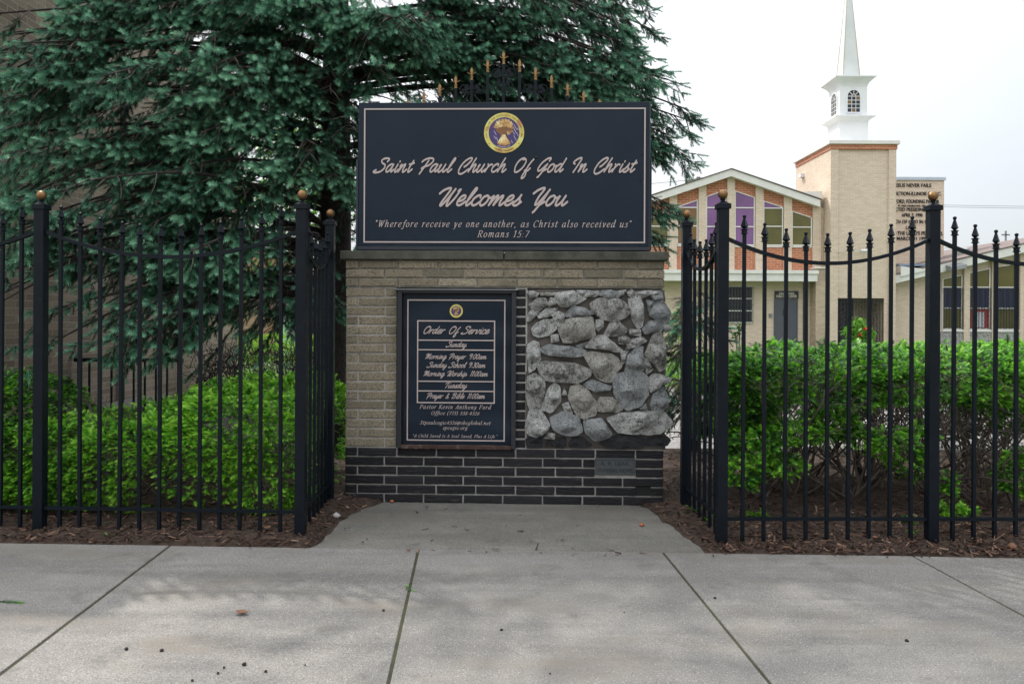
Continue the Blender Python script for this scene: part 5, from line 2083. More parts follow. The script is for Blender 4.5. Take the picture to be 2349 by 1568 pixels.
def build_hedges():
    rng = np.random.default_rng(8)
    pr = random.Random(9)
    # left hedge: low mounds behind the fence, nearly to the ground
    base = (-2.2, 6.0, 0)
    root = tag(empty('yew_hedge', base), 'dense bright green yew hedge mounded behind the left iron fence', 'hedge', 'clipped yew hedges')
    blobs = [(-1.95, 6.35, 0.43, 0.72, 0.98, 0.50, 2.6, 0.05, 0.08), (-2.55, 6.25, 0.34, 0.70, 0.90, 0.43, 2.4, 0.05, 0.05), (-3.15, 6.15, 0.28, 0.62, 0.78, 0.39, 2.4, 0.10, 0.0),
             (-1.72, 5.78, 0.36, 0.36, 0.36, 0.40, 2.6, 0.06, 0.12), (-2.25, 5.66, 0.30, 0.45, 0.30, 0.36, 2.5, 0.06, 0.10), (-2.75, 5.68, 0.33, 0.42, 0.30, 0.30, 2.5, 0.12, 0.03),
             (-3.55, 5.95, 0.30, 0.45, 0.55, 0.36, 2.6, 0.12, -0.05), (-1.75, 6.6, 0.50, 0.30, 0.45, 0.46, 2.6, 0.1, 0.05)]
    p, nn, t = hedge_points([b_[:8] + (b_[8] + 0.25,) for b_ in blobs], 2700, rng)
    m = (p[:, 1] > 5.22) & (p[:, 0] < -1.42)
    # a few openings where the twigs show
    hol = np.array([mnoise.noise(Vector((a[0] * 2.6 + 7, a[1] * 2.6, a[2] * 3.6))) for a in p])
    m &= ~((hol > 0.30) & (p[:, 2] < 0.75))
    m &= ~((p[:, 2] < 0.16) & (hol > 0.05))
    foliage(root, base, p[m], nn[m], t[m], scale=(0.62, 1.0))
    stems(root, base, [(-1.9, 6.2), (-2.3, 6.0), (-2.8, 6.1), (-3.2, 6.0)], M['twig'], pr, 0.42, 1.6, 7, 0.010, lim=lambda q: q.y > 5.3 and q.x < -1.45 and q.z < 0.95)
    # small sprigs growing through the rail at the foot of the fence
    # next shrub to the left
    base = (-4.1, 6.2, 0)
    root = tag(empty('yew_hedge', base), 'darker green yew bush at the left border, beyond the first bronze ball post', 'hedge', 'clipped yew hedges')
    blobs = [(-4.05, 6.35, 0.46, 0.62, 0.70, 0.52, 2.5, 0.08, -0.06), (-3.85, 5.80, 0.33, 0.50, 0.36, 0.38, 2.4, 0.08, -0.02), (-4.35, 5.80, 0.36, 0.40, 0.36, 0.38, 2.4, 0.08, -0.04)]
    p, nn, t = hedge_points(blobs, 2000, rng)
    m = p[:, 1] > 5.35
    foliage(root, base, p[m], nn[m], t[m], scale=(0.65, 1.0))
    # right hedge: flat topped and leggy
    base = (3.6, 6.3, 0)
    root = tag(empty('yew_hedge', base), 'flat topped green yew hedge on bare twisting stems behind the right iron fence', 'hedge', 'clipped yew hedges')
    blobs = [(2.15, 6.32, 0.945, 0.68, 0.78, 0.20, 3.2, 0.5, 0.02), (3.15, 6.42, 0.965, 0.80, 0.85, 0.20, 3.4, 0.5, 0.03), (4.2, 6.7, 0.98, 0.85, 1.1, 0.205, 3.4, 0.5, 0.08), (5.4, 7.1, 1.0, 0.95, 1.5, 0.21, 3.4, 0.5, 0.12),
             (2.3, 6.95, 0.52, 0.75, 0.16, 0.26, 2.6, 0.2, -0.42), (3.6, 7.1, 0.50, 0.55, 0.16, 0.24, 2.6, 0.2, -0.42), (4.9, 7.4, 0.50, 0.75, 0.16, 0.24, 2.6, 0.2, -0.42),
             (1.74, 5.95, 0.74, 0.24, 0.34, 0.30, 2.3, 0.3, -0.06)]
    p, nn, t = hedge_points(blobs, 2300, rng)
    m = (p[:, 1] > 5.12) & (p[:, 0] > 1.42)
    back = (p[:, 1] > 6.75) & (p[:, 2] < 0.74)
    m &= ~(back & (rng.random(len(p)) < 0.45))
    under = (nn[:, 2] < -0.5)
    m &= ~(under & (rng.random(len(p)) < 0.55))
    P1, N1, T1 = p[m], nn[m], t[m]
    # low leafy tufts with gaps between
    low = []
    for px, py, Y, rx, rz, ts in ((1705, 1090, 5.5, 0.17, 0.13, 0.18), (1760, 1010, 5.6, 0.22, 0.10, 0.15), (1835, 985, 5.7, 0.24, 0.11, 0.15), (1790, 1060, 5.55, 0.16, 0.10, 0.2), (1700, 960, 5.8, 0.18, 0.17, 0.0),
                                  (1730, 880, 5.75, 0.26, 0.16, 0.0), (1900, 960, 5.8, 0.20, 0.10, 0.1), (1960, 1000, 5.75, 0.16, 0.09, 0.1), (2040, 1020, 5.6, 0.18, 0.12, 0.18), (2090, 1050, 5.55, 0.13, 0.13, 0.18), (2105, 990, 5.7, 0.14, 0.08, 0.12),
                                  (1890, 900, 6.2, 0.16, 0.09, -0.12), (2170, 1110, 5.6, 0.08, 0.10, 0.16), (2190, 1170, 5.5, 0.13, 0.035, 0.15), (2330, 1080, 5.7, 0.16, 0.18, 0.1), (2290, 900, 5.9, 0.26, 0.15, -0.05),
                                  (2200, 900, 6.1, 0.18, 0.14, -0.1), (2080, 1200, 5.35, 0.06, 0.03, 0.15), (1740, 1180, 5.5, 0.06, 0.04, 0.1), (2340, 960, 6.0, 0.18, 0.14, 0.0), (1690, 1030, 5.6, 0.12, 0.12, 0.1), (1960, 865, 5.9, 0.2, 0.05, -0.05),
                                  (1640, 880, 5.9, 0.14, 0.14, -0.02), (1620, 960, 6.0, 0.12, 0.18, -0.1)):
        c = P(px, py, Y)
        low.append((c.x, c.y, c.z, rx, rx * 0.8, rz, 2.2, 0.02, ts))
    p, nn, t = hedge_points(low, 1700, rng)
    m = (p[:, 1] > 5.12) & (rng.random(len(p)) < 0.85) & (p[:, 0] > 1.40)
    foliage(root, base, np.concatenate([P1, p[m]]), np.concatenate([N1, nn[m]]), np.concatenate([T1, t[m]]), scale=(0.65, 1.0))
    stems(root, base, [(1.85, 6.1), (2.25, 6.3), (2.6, 6.1), (2.9, 6.5), (3.25, 6.2), (3.6, 6.0), (3.75, 6.5), (4.2, 6.2), (4.6, 6.5), (2.05, 6.7), (2.45, 6.75), (3.05, 6.9), (3.45, 6.9), (4.0, 7.0), (4.5, 7.1), (5.0, 6.8)], M['twig'], pr, 0.62, 1.5, 11, 0.013, lim=lambda q: q.y > 5.2 and q.z < 1.12 and q.x > 1.45)
    # second hedge further back on the right
    base = (4.4, 8.9, 0)
    root = tag(empty('yew_hedge', base), 'second flat yew hedge seen just over the top of the leggy right hedge', 'hedge', 'clipped yew hedges')
    blobs = [(3.5, 8.9, 0.85, 1.0, 0.45, 0.30, 3.2, 0.4, 0.0), (5.0, 9.1, 0.86, 1.1, 0.5, 0.30, 3.2, 0.4, 0.12), (6.6, 9.3, 0.88, 1.1, 0.6, 0.30, 3.2, 0.4, 0.22)]
    p, nn, t = hedge_points(blobs, 420, rng)
    foliage(root, base, p, nn, t, scale=(1.2, 1.9))
    # far bright hedges seen below the spruce, left of the sign
    def leafhedge(label, base, blobs, dens, sc):
        root_ = tag(empty('clipped_hedge', base), label, 'hedge', 'low hedges beyond the left fence')
        p_, n_, t_ = hedge_points(blobs, dens, rng)
        n_tr = len(p_)
        tp = np.array([[[0, 0, 0], [0.5, -0.3, 0.05], [1, 0, 0]], [[0, 0, 0], [1, 0, 0], [0.5, 0.3, 0.05]]])
        tt_ = np.zeros((2, 3))
        tr, ti = instance(tp, tt_, p_ - np.array(base), n_ + RNG.normal(0, 0.7, (n_tr, 3)), RNG.uniform(sc * 0.7, sc * 1.3, n_tr), t_ + 0.35, RNG.uniform(0, 6.28, n_tr))
        tri_mesh('foliage', tr, ti, M['leaf'], root_)
        return root_
    a = P(620, 790, 15)
    b = P(640, 772, 17)
    r1 = leafhedge('yellow green clipped hedge, the nearer of two beyond the bare twiggy hedge', (a.x, 15, 0), [(a.x + 0.1, 15, a.z - 0.15, 0.85, 0.4, 0.17, 3, 0.1, 0.0)], 900, 0.06)
    r2 = leafhedge('yellow green clipped hedge, the farther of two in front of the far tan building', (b.x, 17.3, 0), [(b.x, 17.3, b.z - 0.12, 1.1, 0.4, 0.17, 3, 0.1, 0.0)], 900, 0.065)
    # bare twiggy hedge
    c = P(610, 825, 11.5)
    root = tag(empty('bare_hedge', (c.x, 11.5, 0)), 'leafless dark twiggy hedge between the left yew hedge and the brick house', 'hedge', 'low hedges beyond the left fence')
    mb = MB()
    for k in range(1500):
        x, y, z = c.x + pr.uniform(-1.0, 1.0), 11.5 + pr.uniform(-0.35, 0.35), pr.uniform(0.25, 0.98) - 0.12 * abs(pr.gauss(0, 1))
        d = dirv(pr.uniform(0, 6.28), R(pr.uniform(-10, 75)))
        l = pr.uniform(0.08, 0.22)
        q = Vector((x, y, z))
        q1 = q + d * l
        q2 = q1 + dirv(pr.uniform(0, 6.28), R(pr.uniform(0, 70))) * l * 0.6
        mb.tube([tuple(q), tuple(q1), tuple(q2)], [0.005, 0.004, 0.002], 3, cap=False)
    for k in range(40):
        x, y = c.x + pr.uniform(-1, 1), 11.5 + pr.uniform(-0.25, 0.25)
        mb.tube([(x, y, 0), (x + pr.gauss(0, 0.05), y, 0.4), (x + pr.gauss(0, 0.12), y, 0.85)], [0.012, 0.008, 0.004], 4, cap=False)
    mb.build('branches', M['deadtwig'], root, (c.x, 11.5, 0))

# ---------------------------------------------------------------- church across the lot
def CX(x4, Y):
    return (1503.3 + 0.36 * x4 - PX0 - 0.8) / F * Y


def CZ(y4, Y):
    return CH + (PY0 - (357 + 0.36 * y4) + 3.5) / F * Y


def clip_z(poly, lo, hi):
    def cut(pts, z, keep_above):
        res = []
        for i in range(len(pts)):
            a, b = pts[i - 1], pts[i]
            ina = (a[1] >= z) if keep_above else (a[1] <= z)
            inb = (b[1] >= z) if keep_above else (b[1] <= z)
            if ina != inb:
                t = (z - a[1]) / (b[1] - a[1])
                res.append((a[0] + (b[0] - a[0]) * t, z))
            if inb:
                res.append(b)
        return res
    q = cut(poly, lo, True)
    return cut(q, hi, False) if len(q) > 2 else []


def window(root, x0, x1, t0, t1, bot, trans, cols, Y, org, grille=None, label=None, mull=0.0):
    """a framed window; sloped head from t0 (left) to t1 (right); all in detail-view units"""
    X0, X1 = CX(x0, Y), CX(x1, Y)
    Zb, Za, Zc = CZ(bot, Y), CZ(t0, Y), CZ(t1, Y)
    outl = [(X0, Zb), (X1, Zb), (X1, Zc), (X0, Za)]
    f = 0.035
    mb = MB()
    mb.prism([(X0, Zb), (X0 + f, Zb), (X0 + f, Za), (X0, Za)], Y - 0.05, Y)
    mb.prism([(X1 - f, Zb), (X1, Zb), (X1, Zc), (X1 - f, Zc)], Y - 0.05, Y)
    mb.prism([(X0 + f, Zb - 0.02), (X1 - f, Zb - 0.02), (X1 - f, Zb + f), (X0 + f, Zb + f)], Y - 0.06, Y)
    sl = (Zc - Za) / (X1 - X0)
    mb.prism([(X0 + f, Za - f + sl * f), (X1 - f, Zc - f - sl * f), (X1 - f, Zc - sl * f), (X0 + f, Za + sl * f)], Y - 0.049, Y)
    for t in trans:
        z = CZ(t, Y)
        if z < max(Za, Zc):
            mb.box((X0 + f, Y - 0.045, z - 0.02), (X1 - f, Y, z + 0.02))
    w_ = mb.build('window', M['trim'], root, org, label=label)
    zs = [CZ(t, Y) for t in trans]
    bounds = [99] + zs + [-99]
    inner = [(X0 + f, Zb + f), (X1 - f, Zb + f), (X1 - f, Zc - f), (X0 + f, Za - f)]
    for i, c in enumerate(cols):
        q = clip_z(inner, max(bounds[i + 1] + 0.02, Zb + f), bounds[i] - 0.02)
        if len(q) > 2:
            m2 = MB()
            m2.prism(q, Y - 0.02, Y - 0.002)
            m2.build('pane', M[c], w_, org)
    if grille:
        g = MB()
        z0, z1 = CZ(grille[1], Y), CZ(grille[0], Y)
        yb = Y - 0.10
        n = grille[2]
        for k in range(n + 1):
            x = X0 + 0.02 + (X1 - X0 - 0.04) * k / n
            g.box((x - 0.008, yb - 0.008, z0), (x + 0.008, yb + 0.008, z1))
        for z in (z0 + 0.05, z1 - 0.05, z0 + (z1 - z0) * 0.48):
            g.box((X0, yb - 0.006, z - 0.009), (X1, yb + 0.006, z + 0.009))
        if grille[3]:
            for k in range(n):
                if k % 2 == 0:
                    xc = X0 + 0.02 + (X1 - X0 - 0.04) * (k + 0.5) / n
                    hw = (X1 - X0) / n * 0.42
                    nn = int((z1 - z0) / 0.16)
                    for j in range(nn):
                        zc = z0 + 0.08 + j * 0.16
                        for s in (-1, 1):
                            g.tube([(xc + s * hw * math.sin(t) * 0.9, yb, zc + 0.07 * math.cos(t)) for t in np.linspace(0, math.pi, 6)], 0.006, 3, cap=False)
        g.build('grille', M['darkmetal'], w_, org)
    return w_


def build_church():
    Y = 29.6
    # ---------- gabled wing
    org = (CX(482, Y), Y, 0)
    root = tag(empty('church_wing', org), 'cream and red brick church wing under a white gable with purple and olive windows', 'building')
    sl = 0.34
    low = lambda x: 135 + sl * abs(x - 482)
    xl, xr = -70, 1047
    mb = MB()
    mb.prism([(CX(xl, Y), -0.1), (CX(xr + 60, Y), -0.1), (CX(xr + 60, Y), CZ(low(xr + 60), Y)), (CX(482, Y), CZ(low(482), Y)), (CX(xl, Y), CZ(low(xl), Y))], Y, Y + 0.3)
    mb.box((CX(xl, Y), Y + 0.3, -0.1), (CX(xl, Y) + 0.3, Y + 12, CZ(low(xl), Y)))
    mb.build('wall', M['cream'], root, org)
    # white rake boards and the roof behind them
    for s in (-1, 1):
        xe = 482 + s * 568
        up = lambda x: 88 + sl * abs(x - 482)
        mb = MB()
        Yf = Y - 0.35
        pts = [(CX(482, Yf), CZ(up(482), Yf)), (CX(xe, Yf), CZ(up(xe), Yf)), (CX(xe, Yf), CZ(low(xe) - 2, Yf)), (CX(482, Yf), CZ(low(482) - 2, Yf))]
        mb.prism(pts, Yf, Yf + 0.10)
        # soffit under the overhang
        mb.prism([(CX(482, Yf), CZ(low(482) - 14, Yf)), (CX(xe, Yf), CZ(low(xe) - 14, Yf)), (CX(xe, Yf), CZ(low(xe) - 6, Yf)), (CX(482, Yf), CZ(low(482) - 6, Yf))], Yf + 0.10, Y)
        mb.build('rake_board', M['trim'], root, org)
        mb = MB()
        pts = [(CX(482, Yf), CZ(up(482) - 6, Yf)), (CX(xe, Yf) + s * 0.05, CZ(up(xe) - 6, Yf)), (CX(xe, Yf) + s * 0.05, CZ(up(xe) - 1, Yf)), (CX(482, Yf), CZ(up(482) - 1, Yf))]
        mb.prism(pts, Yf - 0.04, Y + 12)
        mb.build('roof', M['rooftile'], root, org)
    # right eave return
    mb = MB()
    mb.prism([(CX(915, Y), CZ(236, Y)), (CX(1050, Y), CZ(231, Y)), (CX(1050, Y), CZ(285, Y))], Y - 0.2, Y + 0.6)
    mb.build('eave_return', M['trim'], root, org)
    pil = [(-70, -52), (85, 133), (270, 318), (452, 500), (633, 682), (813, 863), (997, 1047)]
    for a, b in pil:
        mb = MB()
        mb.prism([(CX(a, Y), CZ(738, Y)), (CX(b, Y), CZ(738, Y)), (CX(b, Y), CZ(low(b), Y)), (CX(a, Y), CZ(low(a), Y))] if not a < 482 < b else
                 [(CX(a, Y), CZ(738, Y)), (CX(b, Y), CZ(738, Y)), (CX(b, Y), CZ(low(b), Y)), (CX(482, Y), CZ(low(482), Y)), (CX(a, Y), CZ(low(a), Y))], Y - 0.12, Y)
        mb.build('pilaster', M['cream'], root, org)
    bays = [(-52, 85, 412, 352, 570, ('olive', 'olive', 'olive'), (335, 455)),
            (133, 270, 330, 284, 570, ('purple', 'amber', 'amber'), (335, 452)),
            (318, 452, 263, 219, 570, ('purple', 'purple', 'purple'), (335, 455)),
            (500, 633, 225, 267, 574, ('purple', 'purple', 'purple'), (335, 455)),
            (682, 813, 288, 328, 574, ('purple', 'olive', 'olive'), (336, 452)),
            (863, 997, 352, 393, 574, ('olive', 'olive', 'olive'), (335, 456))]
    for a, b, t0, t1, bot, cols, tr in bays:
        mb = MB()
        ins = 3
        mb.prism([(CX(a, Y), CZ(t0, Y)), (CX(b, Y), CZ(t1, Y)), (CX(b, Y), CZ(low(b), Y)), (CX(a, Y), CZ(low(a), Y))], Y - 0.03, Y)
        mb.build('brick_infill', M['redbrick'], root, org)
        mb = MB()
        mb.box((CX(a, Y), Y - 0.03, CZ(738, Y)), (CX(b, Y), Y, CZ(bot + 13, Y)))
        mb.build('brick_infill', M['redbrick'], root, org)
        mb = MB()
        mb.box((CX(a, Y), Y - 0.06, CZ(bot + 12, Y)), (CX(b, Y), Y, CZ(bot + 4, Y)))
        mb.build('sill', M['trim'], root, org)
        window(root, a + ins, b - ins, t0, t1, bot, tr, cols, Y - 0.012, org)
    # canopy band
    mb = MB()
    mb.box((CX(-70, Y), Y - 0.75, CZ(806, Y)), (CX(985, Y), Y - 0.01, CZ(742, Y)))
    mb.box((CX(-70, Y), Y - 0.80, CZ(760, Y)), (CX(990, Y), Y - 0.751, CZ(738, Y)))
    mb.build('canopy', M['trim'], root, org)
    # stained pier
    mb = MB()
    mb.box((CX(988, Y), Y - 0.55, -0.1), (CX(1076, Y), Y - 0.001, CZ(724, Y)))
    pier = mb.build('pier', M['cream_dirty'], root, org)
    mb = MB()
    mb.box((CX(984, Y), Y - 0.60, CZ(724, Y)), (CX(1080, Y), Y, CZ(716, Y)))
    mb.build('pier_cap', M['trim'], pier, org)
    # lower window, door, sign
    window(root, 440, 622, 832, 832, 1066, (912, 990), ('darkglass', 'darkglass', 'darkglass'), Y - 0.004, org, grille=(836, 1064, 9, False), label='barred ground floor window with white frame')
    mb = MB()
    X0, X1 = CX(757, Y), CX(908, Y)
    zt = CZ(914, Y)
    mb.box((X0, Y - 0.04, -0.05), (X0 + 0.05, Y - 0.002, zt))
    mb.box((X1 - 0.05, Y - 0.04, -0.05), (X1, Y - 0.002, zt))
    mb.box((X0 + 0.05, Y - 0.04, zt - 0.05), (X1 - 0.05, Y - 0.002, zt))
    dr = mb.build('door_frame', M['door'], root, org)
    mb = MB()
    mb.box((X0 + 0.052, Y - 0.03, -0.05), (X1 - 0.052, Y - 0.003, zt - 0.052))
    mb.build('door_leaf', M['door'], dr, org, label='plain grey metal door')
    mb = MB()
    zz = CZ(1000, Y)
    mb.box((CX(812, Y), Y - 0.034, CZ(1022, Y)), (CX(827, Y), Y - 0.0301, CZ(980, Y)))
    mb.build('door_plate', M['darkmetal'], dr, org)
    mb = MB()
    mb.box((CX(760, Y), Y - 0.05, CZ(911, Y)), (CX(911, Y), Y - 0.003, CZ(862, Y)))
    sg = mb.build('door_sign', M['darkmetal'], root, org, label='dark name board above the grey door')
    mb = MB()
    put_font(mb, 'CHANEY FORD', CX(786, Y), CX(884, Y), CZ(885, Y), CZ(871, Y) - CZ(885, Y), Y - 0.056, bold=0.035)
    put_font(mb, 'CHILD CARE CENTER', CX(768, Y), CX(900, Y), CZ(904, Y), CZ(887, Y) - CZ(904, Y), Y - 0.056, bold=0.035)
    mb.build('lettering', M['ivory'], sg, org)
    mb = MB()
    mb.box((CX(727, Y), Y - 0.08, CZ(1028, Y)), (CX(744, Y), Y - 0.003, CZ(1007, Y)))
    mb.build('meter_box', M['grey'], root, org)
    mb = MB()
    x = CX(945, Y)
    mb.tube([(x, Y - 0.04, 0), (x, Y - 0.04, CZ(812, Y))], 0.022, 6)
    mb.build('conduit', M['darkmetal'], root, org)

    # ---------- bell tower
    YT = 29.0
    x0, x1 = CX(1112, YT), CX(1527, YT)
    zt = CZ(-72, YT)
    D = 3.5
    org = ((x0 + x1) / 2, YT, 0)
    root = tag(empty('bell_tower', org), 'square cream brick bell tower carrying a white louvred steeple and a tall pointed spire', 'tower')
    px0, px1, pz = CX(1150, YT), CX(1460, YT), CZ(905, YT)
    mb = MB()
    mb.box((x0, YT, -0.1), (px0, YT + D, pz))
    mb.box((px1, YT, -0.1), (x1, YT + D, pz))
    mb.box((x0, YT, pz), (x1, YT + D, zt))
    mb.box((px0, YT + 1.3, -0.1), (px1, YT + 1.6, pz))
    mb.build('shaft', M['cream'], root, org)
    for a, b in ((1112, 1160), (1480, 1527)):
        mb = MB()
        mb.box((CX(a, YT) - (0.003 if a == 1112 else 0), YT - 0.06, -0.1), (CX(b, YT) + (0.003 if a != 1112 else 0), YT - 0.001, CZ(-40, YT)))
        mb.build('corner_pier', M['cream'], root, org)
    mb = MB()
    mb.box((x0 - 0.03, YT - 0.085, CZ(-40, YT)), (x1 + 0.03, YT + D, CZ(-71, YT)))
    mb.build('red_band', M['redbrick'], root, org)
    mb = MB()
    mb.box((x0 - 0.10, YT - 0.16, CZ(-71, YT)), (x1 + 0.10, YT + D + 0.1, CZ(-95, YT)))
    mb.build('coping', M['trim'], root, org, bevel=0.01)
    # dark doors and wrought gate inside the porch
    mb = MB()
    yb = YT + 1.28
    mb.box((px0, yb - 0.05, 0), (px0 + (px1 - px0) * 0.66, yb, pz))
    dr = mb.build('porch_door', M['door'], root, org)
    mb = MB()
    for k in range(3):
        a = px0 + 0.08 + (px1 - px0) * 0.215 * k
        mb.box((a, yb - 0.07, 0.3), (a + (px1 - px0) * 0.16, yb - 0.051, pz - 0.18))
    mb.build('door_glass', M['darkglass'], dr, org)
    g = MB()
    yg = YT + 0.06
    n = 16
    for k in range(n + 1):
        x = px0 + 0.02 + (px1 - px0 - 0.04) * k / n
        g.box((x - 0.009, yg - 0.009, 0), (x + 0.009, yg + 0.009, pz - 0.02))
    for z in (0.1, 0.95, pz - 0.15, pz - 0.05):
        g.box((px0, yg - 0.012, z - 0.012), (px1, yg + 0.012, z + 0.012))
    for k in (2, 8, 13):
        xc = px0 + 0.02 + (px1 - px0 - 0.04) * (k + 0.5) / n
        for j in range(11):
            zc = 0.25 + j * 0.17
            for s in (-1, 1):
                g.tube([(xc + s * 0.09 * math.sin(t), yg, zc + 0.08 * math.cos(t)) for t in np.linspace(0, math.pi, 7)], 0.009, 3, cap=False)
    g.build('gate', M['darkmetal'], root, org)
    # camera on an arm
    mb = MB()
    zc = CZ(607, YT)
    mb.tube([(CX(1160, YT), YT - 0.07, zc - 0.08), (CX(1165, YT), YT - 0.12, zc), (CX(1300, YT), YT - 0.15, zc)], 0.012, 5)
    mb.lathe([(0.0, -0.10), (0.055, -0.09), (0.062, 0.0), (0.055, 0.09), (0.0, 0.1)], 10, (0, 0, 0))
    m0 = len(mb.v) - 50
    c = (CX(1320, YT), YT - 0.2, zc)
    mb.v[m0:] = [(c[0] + v[2] * 1.5, c[1] + v[1], c[2] + v[0]) for v in mb.v[m0:]]
    mb.build('security_camera', M['white'], root, org, smooth=True)
    mb = MB()
    mb.box((x1 + 0.001, YT + 0.4, CZ(-20, YT)), (x1 + 0.12, YT + 0.6, CZ(12, YT)))
    mb.build('side_lamp', M['darkmetal'], root, org)
    mb = MB()
    mb.box((x0 - 0.14, YT + 2.6, CZ(30, YT)), (x0 - 0.001, YT + 2.85, CZ(55, YT)))
    mb.build('bracket', M['white'], root, org)
    # steeple: base box, flared cornice, belfry, flared cornice, spire
    YS = 29.85
    a, b = CX(1168, YS), CX(1352, YS)
    cx_, hw = (a + b) / 2, (b - a) / 2
    cy_ = YS + hw
    st = MB()
    z3 = lambda y3: CZ(y3 - 991.7, YS)
    st.box((cx_ - hw, cy_ - hw, z3(896)), (cx_ + hw, cy_ + hw, z3(775)))
    base = st.build('steeple_base', M['steeple'], root, org)
    def flare(z0, h0, z1, h1, lip):
        f = MB()
        k = 6
        prof = [(h0 + (h1 - h0) * (i / k) ** 1.8, z0 + (z1 - z0) * i / k) for i in range(k + 1)] + [(h1, z1 + lip), (h1 * 0.72, z1 + lip + 0.05)]
        for r_, z in prof:
            f.v += [(cx_ - r_, cy_ - r_, z), (cx_ + r_, cy_ - r_, z), (cx_ + r_, cy_ + r_, z), (cx_ - r_, cy_ + r_, z)]
        for i in range(len(prof) - 1):
            for q in range(4):
                f.f.append((i * 4 + q, i * 4 + (q + 1) % 4, i * 4 + 4 + (q + 1) % 4, i * 4 + 4 + q))
                f.mi.append(0)
        f.f.append(tuple(range((len(prof) - 1) * 4, len(prof) * 4)))
        f.f.append((3, 2, 1, 0))
        f.mi += [0, 0]
        return f.build('cornice', M['steeple'], root, org)
    flare(z3(775), hw * 1.01, z3(746), hw * 1.38, 0.03)
    hb = hw * 0.95
    bel = MB()
    bel.box((cx_ - hb, cy_ - hb, z3(742)), (cx_ + hb, cy_ + hb, z3(545)))
    belfry = bel.build('belfry', M['steeple'], root, org)
    flare(z3(545), hb * 1.02, z3(496), hw * 1.40, 0.04)
    # arched windows on the two faces seen
    def arch(sx, axis):
        wpx = 40
        wz0, wz1 = z3(712), z3(572)
        hwid = hw * 0.43
        n = 12
        ztop = wz1 - hwid
        outl = [(-hwid, wz0), (hwid, wz0)] + [(hwid * math.cos(t), ztop + hwid * math.sin(t)) for t in np.linspace(0, math.pi, n)]
        off = hb
        def T(u, d, z):
            return (cx_ + u, cy_ - off - d, z) if axis == 'y' else (cx_ - off - d, cy_ - u, z)
        g_ = MB()
        g_.poly([T(u, 0.006, z) for u, z in outl])
        win = g_.build('arched_window', M['darkglass'], belfry, org)
        fr = MB()
        w1 = 0.045
        big = [(-hwid - w1, wz0 - w1), (hwid + w1, wz0 - w1)] + [((hwid + w1) * math.cos(t), ztop + (hwid + w1) * math.sin(t)) for t in np.linspace(0, math.pi, n)]
        m = len(outl)
        for i in range(m):
            j = (i + 1) % m
            fr.poly([T(outl[i][0], 0.03, outl[i][1]), T(big[i][0], 0.03, big[i][1]), T(big[j][0], 0.03, big[j][1]), T(outl[j][0], 0.03, outl[j][1])])
            fr.poly([T(outl[i][0], 0.004, outl[i][1]), T(outl[i][0], 0.03, outl[i][1]), T(outl[j][0], 0.03, outl[j][1]), T(outl[j][0], 0.004, outl[j][1])])
            fr.poly([T(big[i][0], 0.03, big[i][1]), T(big[i][0], 0.001, big[i][1]), T(big[j][0], 0.001, big[j][1]), T(big[j][0], 0.03, big[j][1])])
        def bar(p, q, t_=0.011):
            dx, dz = q[0] - p[0], q[1] - p[1]
            l = math.hypot(dx, dz)
            nx, nz2 = -dz / l * t_, dx / l * t_
            fr.poly([T(p[0] + nx, 0.02, p[1] + nz2), T(p[0] - nx, 0.02, p[1] - nz2), T(q[0] - nx, 0.02, q[1] - nz2), T(q[0] + nx, 0.02, q[1] + nz2)])
        for u in (-hwid / 3, hwid / 3):
            bar((u, wz0), (u, ztop))
        for k in range(4):
            z = wz0 + (ztop - wz0) * (k + 1) / 4
            bar((-hwid, z), (hwid, z))
        for t in (R(45), R(90), R(135)):
            bar((hwid * 0.35 * math.cos(t), ztop + hwid * 0.35 * math.sin(t)), (hwid * math.cos(t), ztop + hwid * math.sin(t)))
        arcp = [(hwid * 0.35 * math.cos(t), ztop + hwid * 0.35 * math.sin(t)) for t in np.linspace(0, math.pi, 8)]
        for p, q in zip(arcp[:-1], arcp[1:]):
            bar(p, q)
        fr.build('window_frame', M['steeple'], belfry, org)
        for (u, z) in ((0, ztop + hwid * 0.12), (-hwid * 0.66, wz0 + (ztop - wz0) * 0.62), (0.0, wz0 + (ztop - wz0) * 0.12), (hwid * 0.66, wz0 + (ztop - wz0) * 0.85)):
            s_ = hwid * 0.28
            am = MB()
            am.poly([T(u - s_, 0.009, z - s_), T(u + s_, 0.009, z - s_), T(u + s_, 0.009, z + s_), T(u - s_, 0.009, z + s_)])
            am.build('amber_pane', M['amber'], belfry, org)
    arch(1, 'y')
    arch(1, 'x')
    sp = MB()
    z0, z1 = z3(490), z3(-270)
    r0 = hw * 0.60
    sp.v += [(cx_ - r0, cy_ - r0, z0), (cx_ + r0, cy_ - r0, z0), (cx_ + r0, cy_ + r0, z0), (cx_ - r0, cy_ + r0, z0), (cx_, cy_, z1)]
    sp.f += [(0, 1, 4), (1, 2, 4), (2, 3, 4), (3, 0, 4), (3, 2, 1, 0)]
    sp.mi += [0] * 5
    spire = sp.build('spire', M['spire'], root, org)
    se = MB()
    for q in range(4):
        p = sp.v[q]
        se.tube([p, sp.v[4]], [0.022, 0.006], 4)
    se.build('spire_seam', M['spire_edge'], spire, org)

    # ---------- inscribed wall
    YM = 33.0
    a, b, zt = CX(1380, YM), CX(1838, YM), CZ(153, YM)
    org = ((a + b) / 2, YM, 0)
    root = tag(empty('inscribed_wall', org), 'tall cream brick wall slab with dark raised lettering, standing to the right of the bell tower', 'wall')
    mb = MB()
    mb.box((a, YM, -0.1), (b, YM + 0.6, zt))
    mb.build('slab', M['cream'], root, org)
    mb = MB()
    mb.box((a - 0.05, YM - 0.06, zt), (b + 0.05, YM + 0.66, CZ(134, YM)))
    mb.build('coping', M['metalcap'], root, org)
    mb = MB()
    U = lambda x8: ((2140 + x8 / 7.842) - 1600) * 2.61
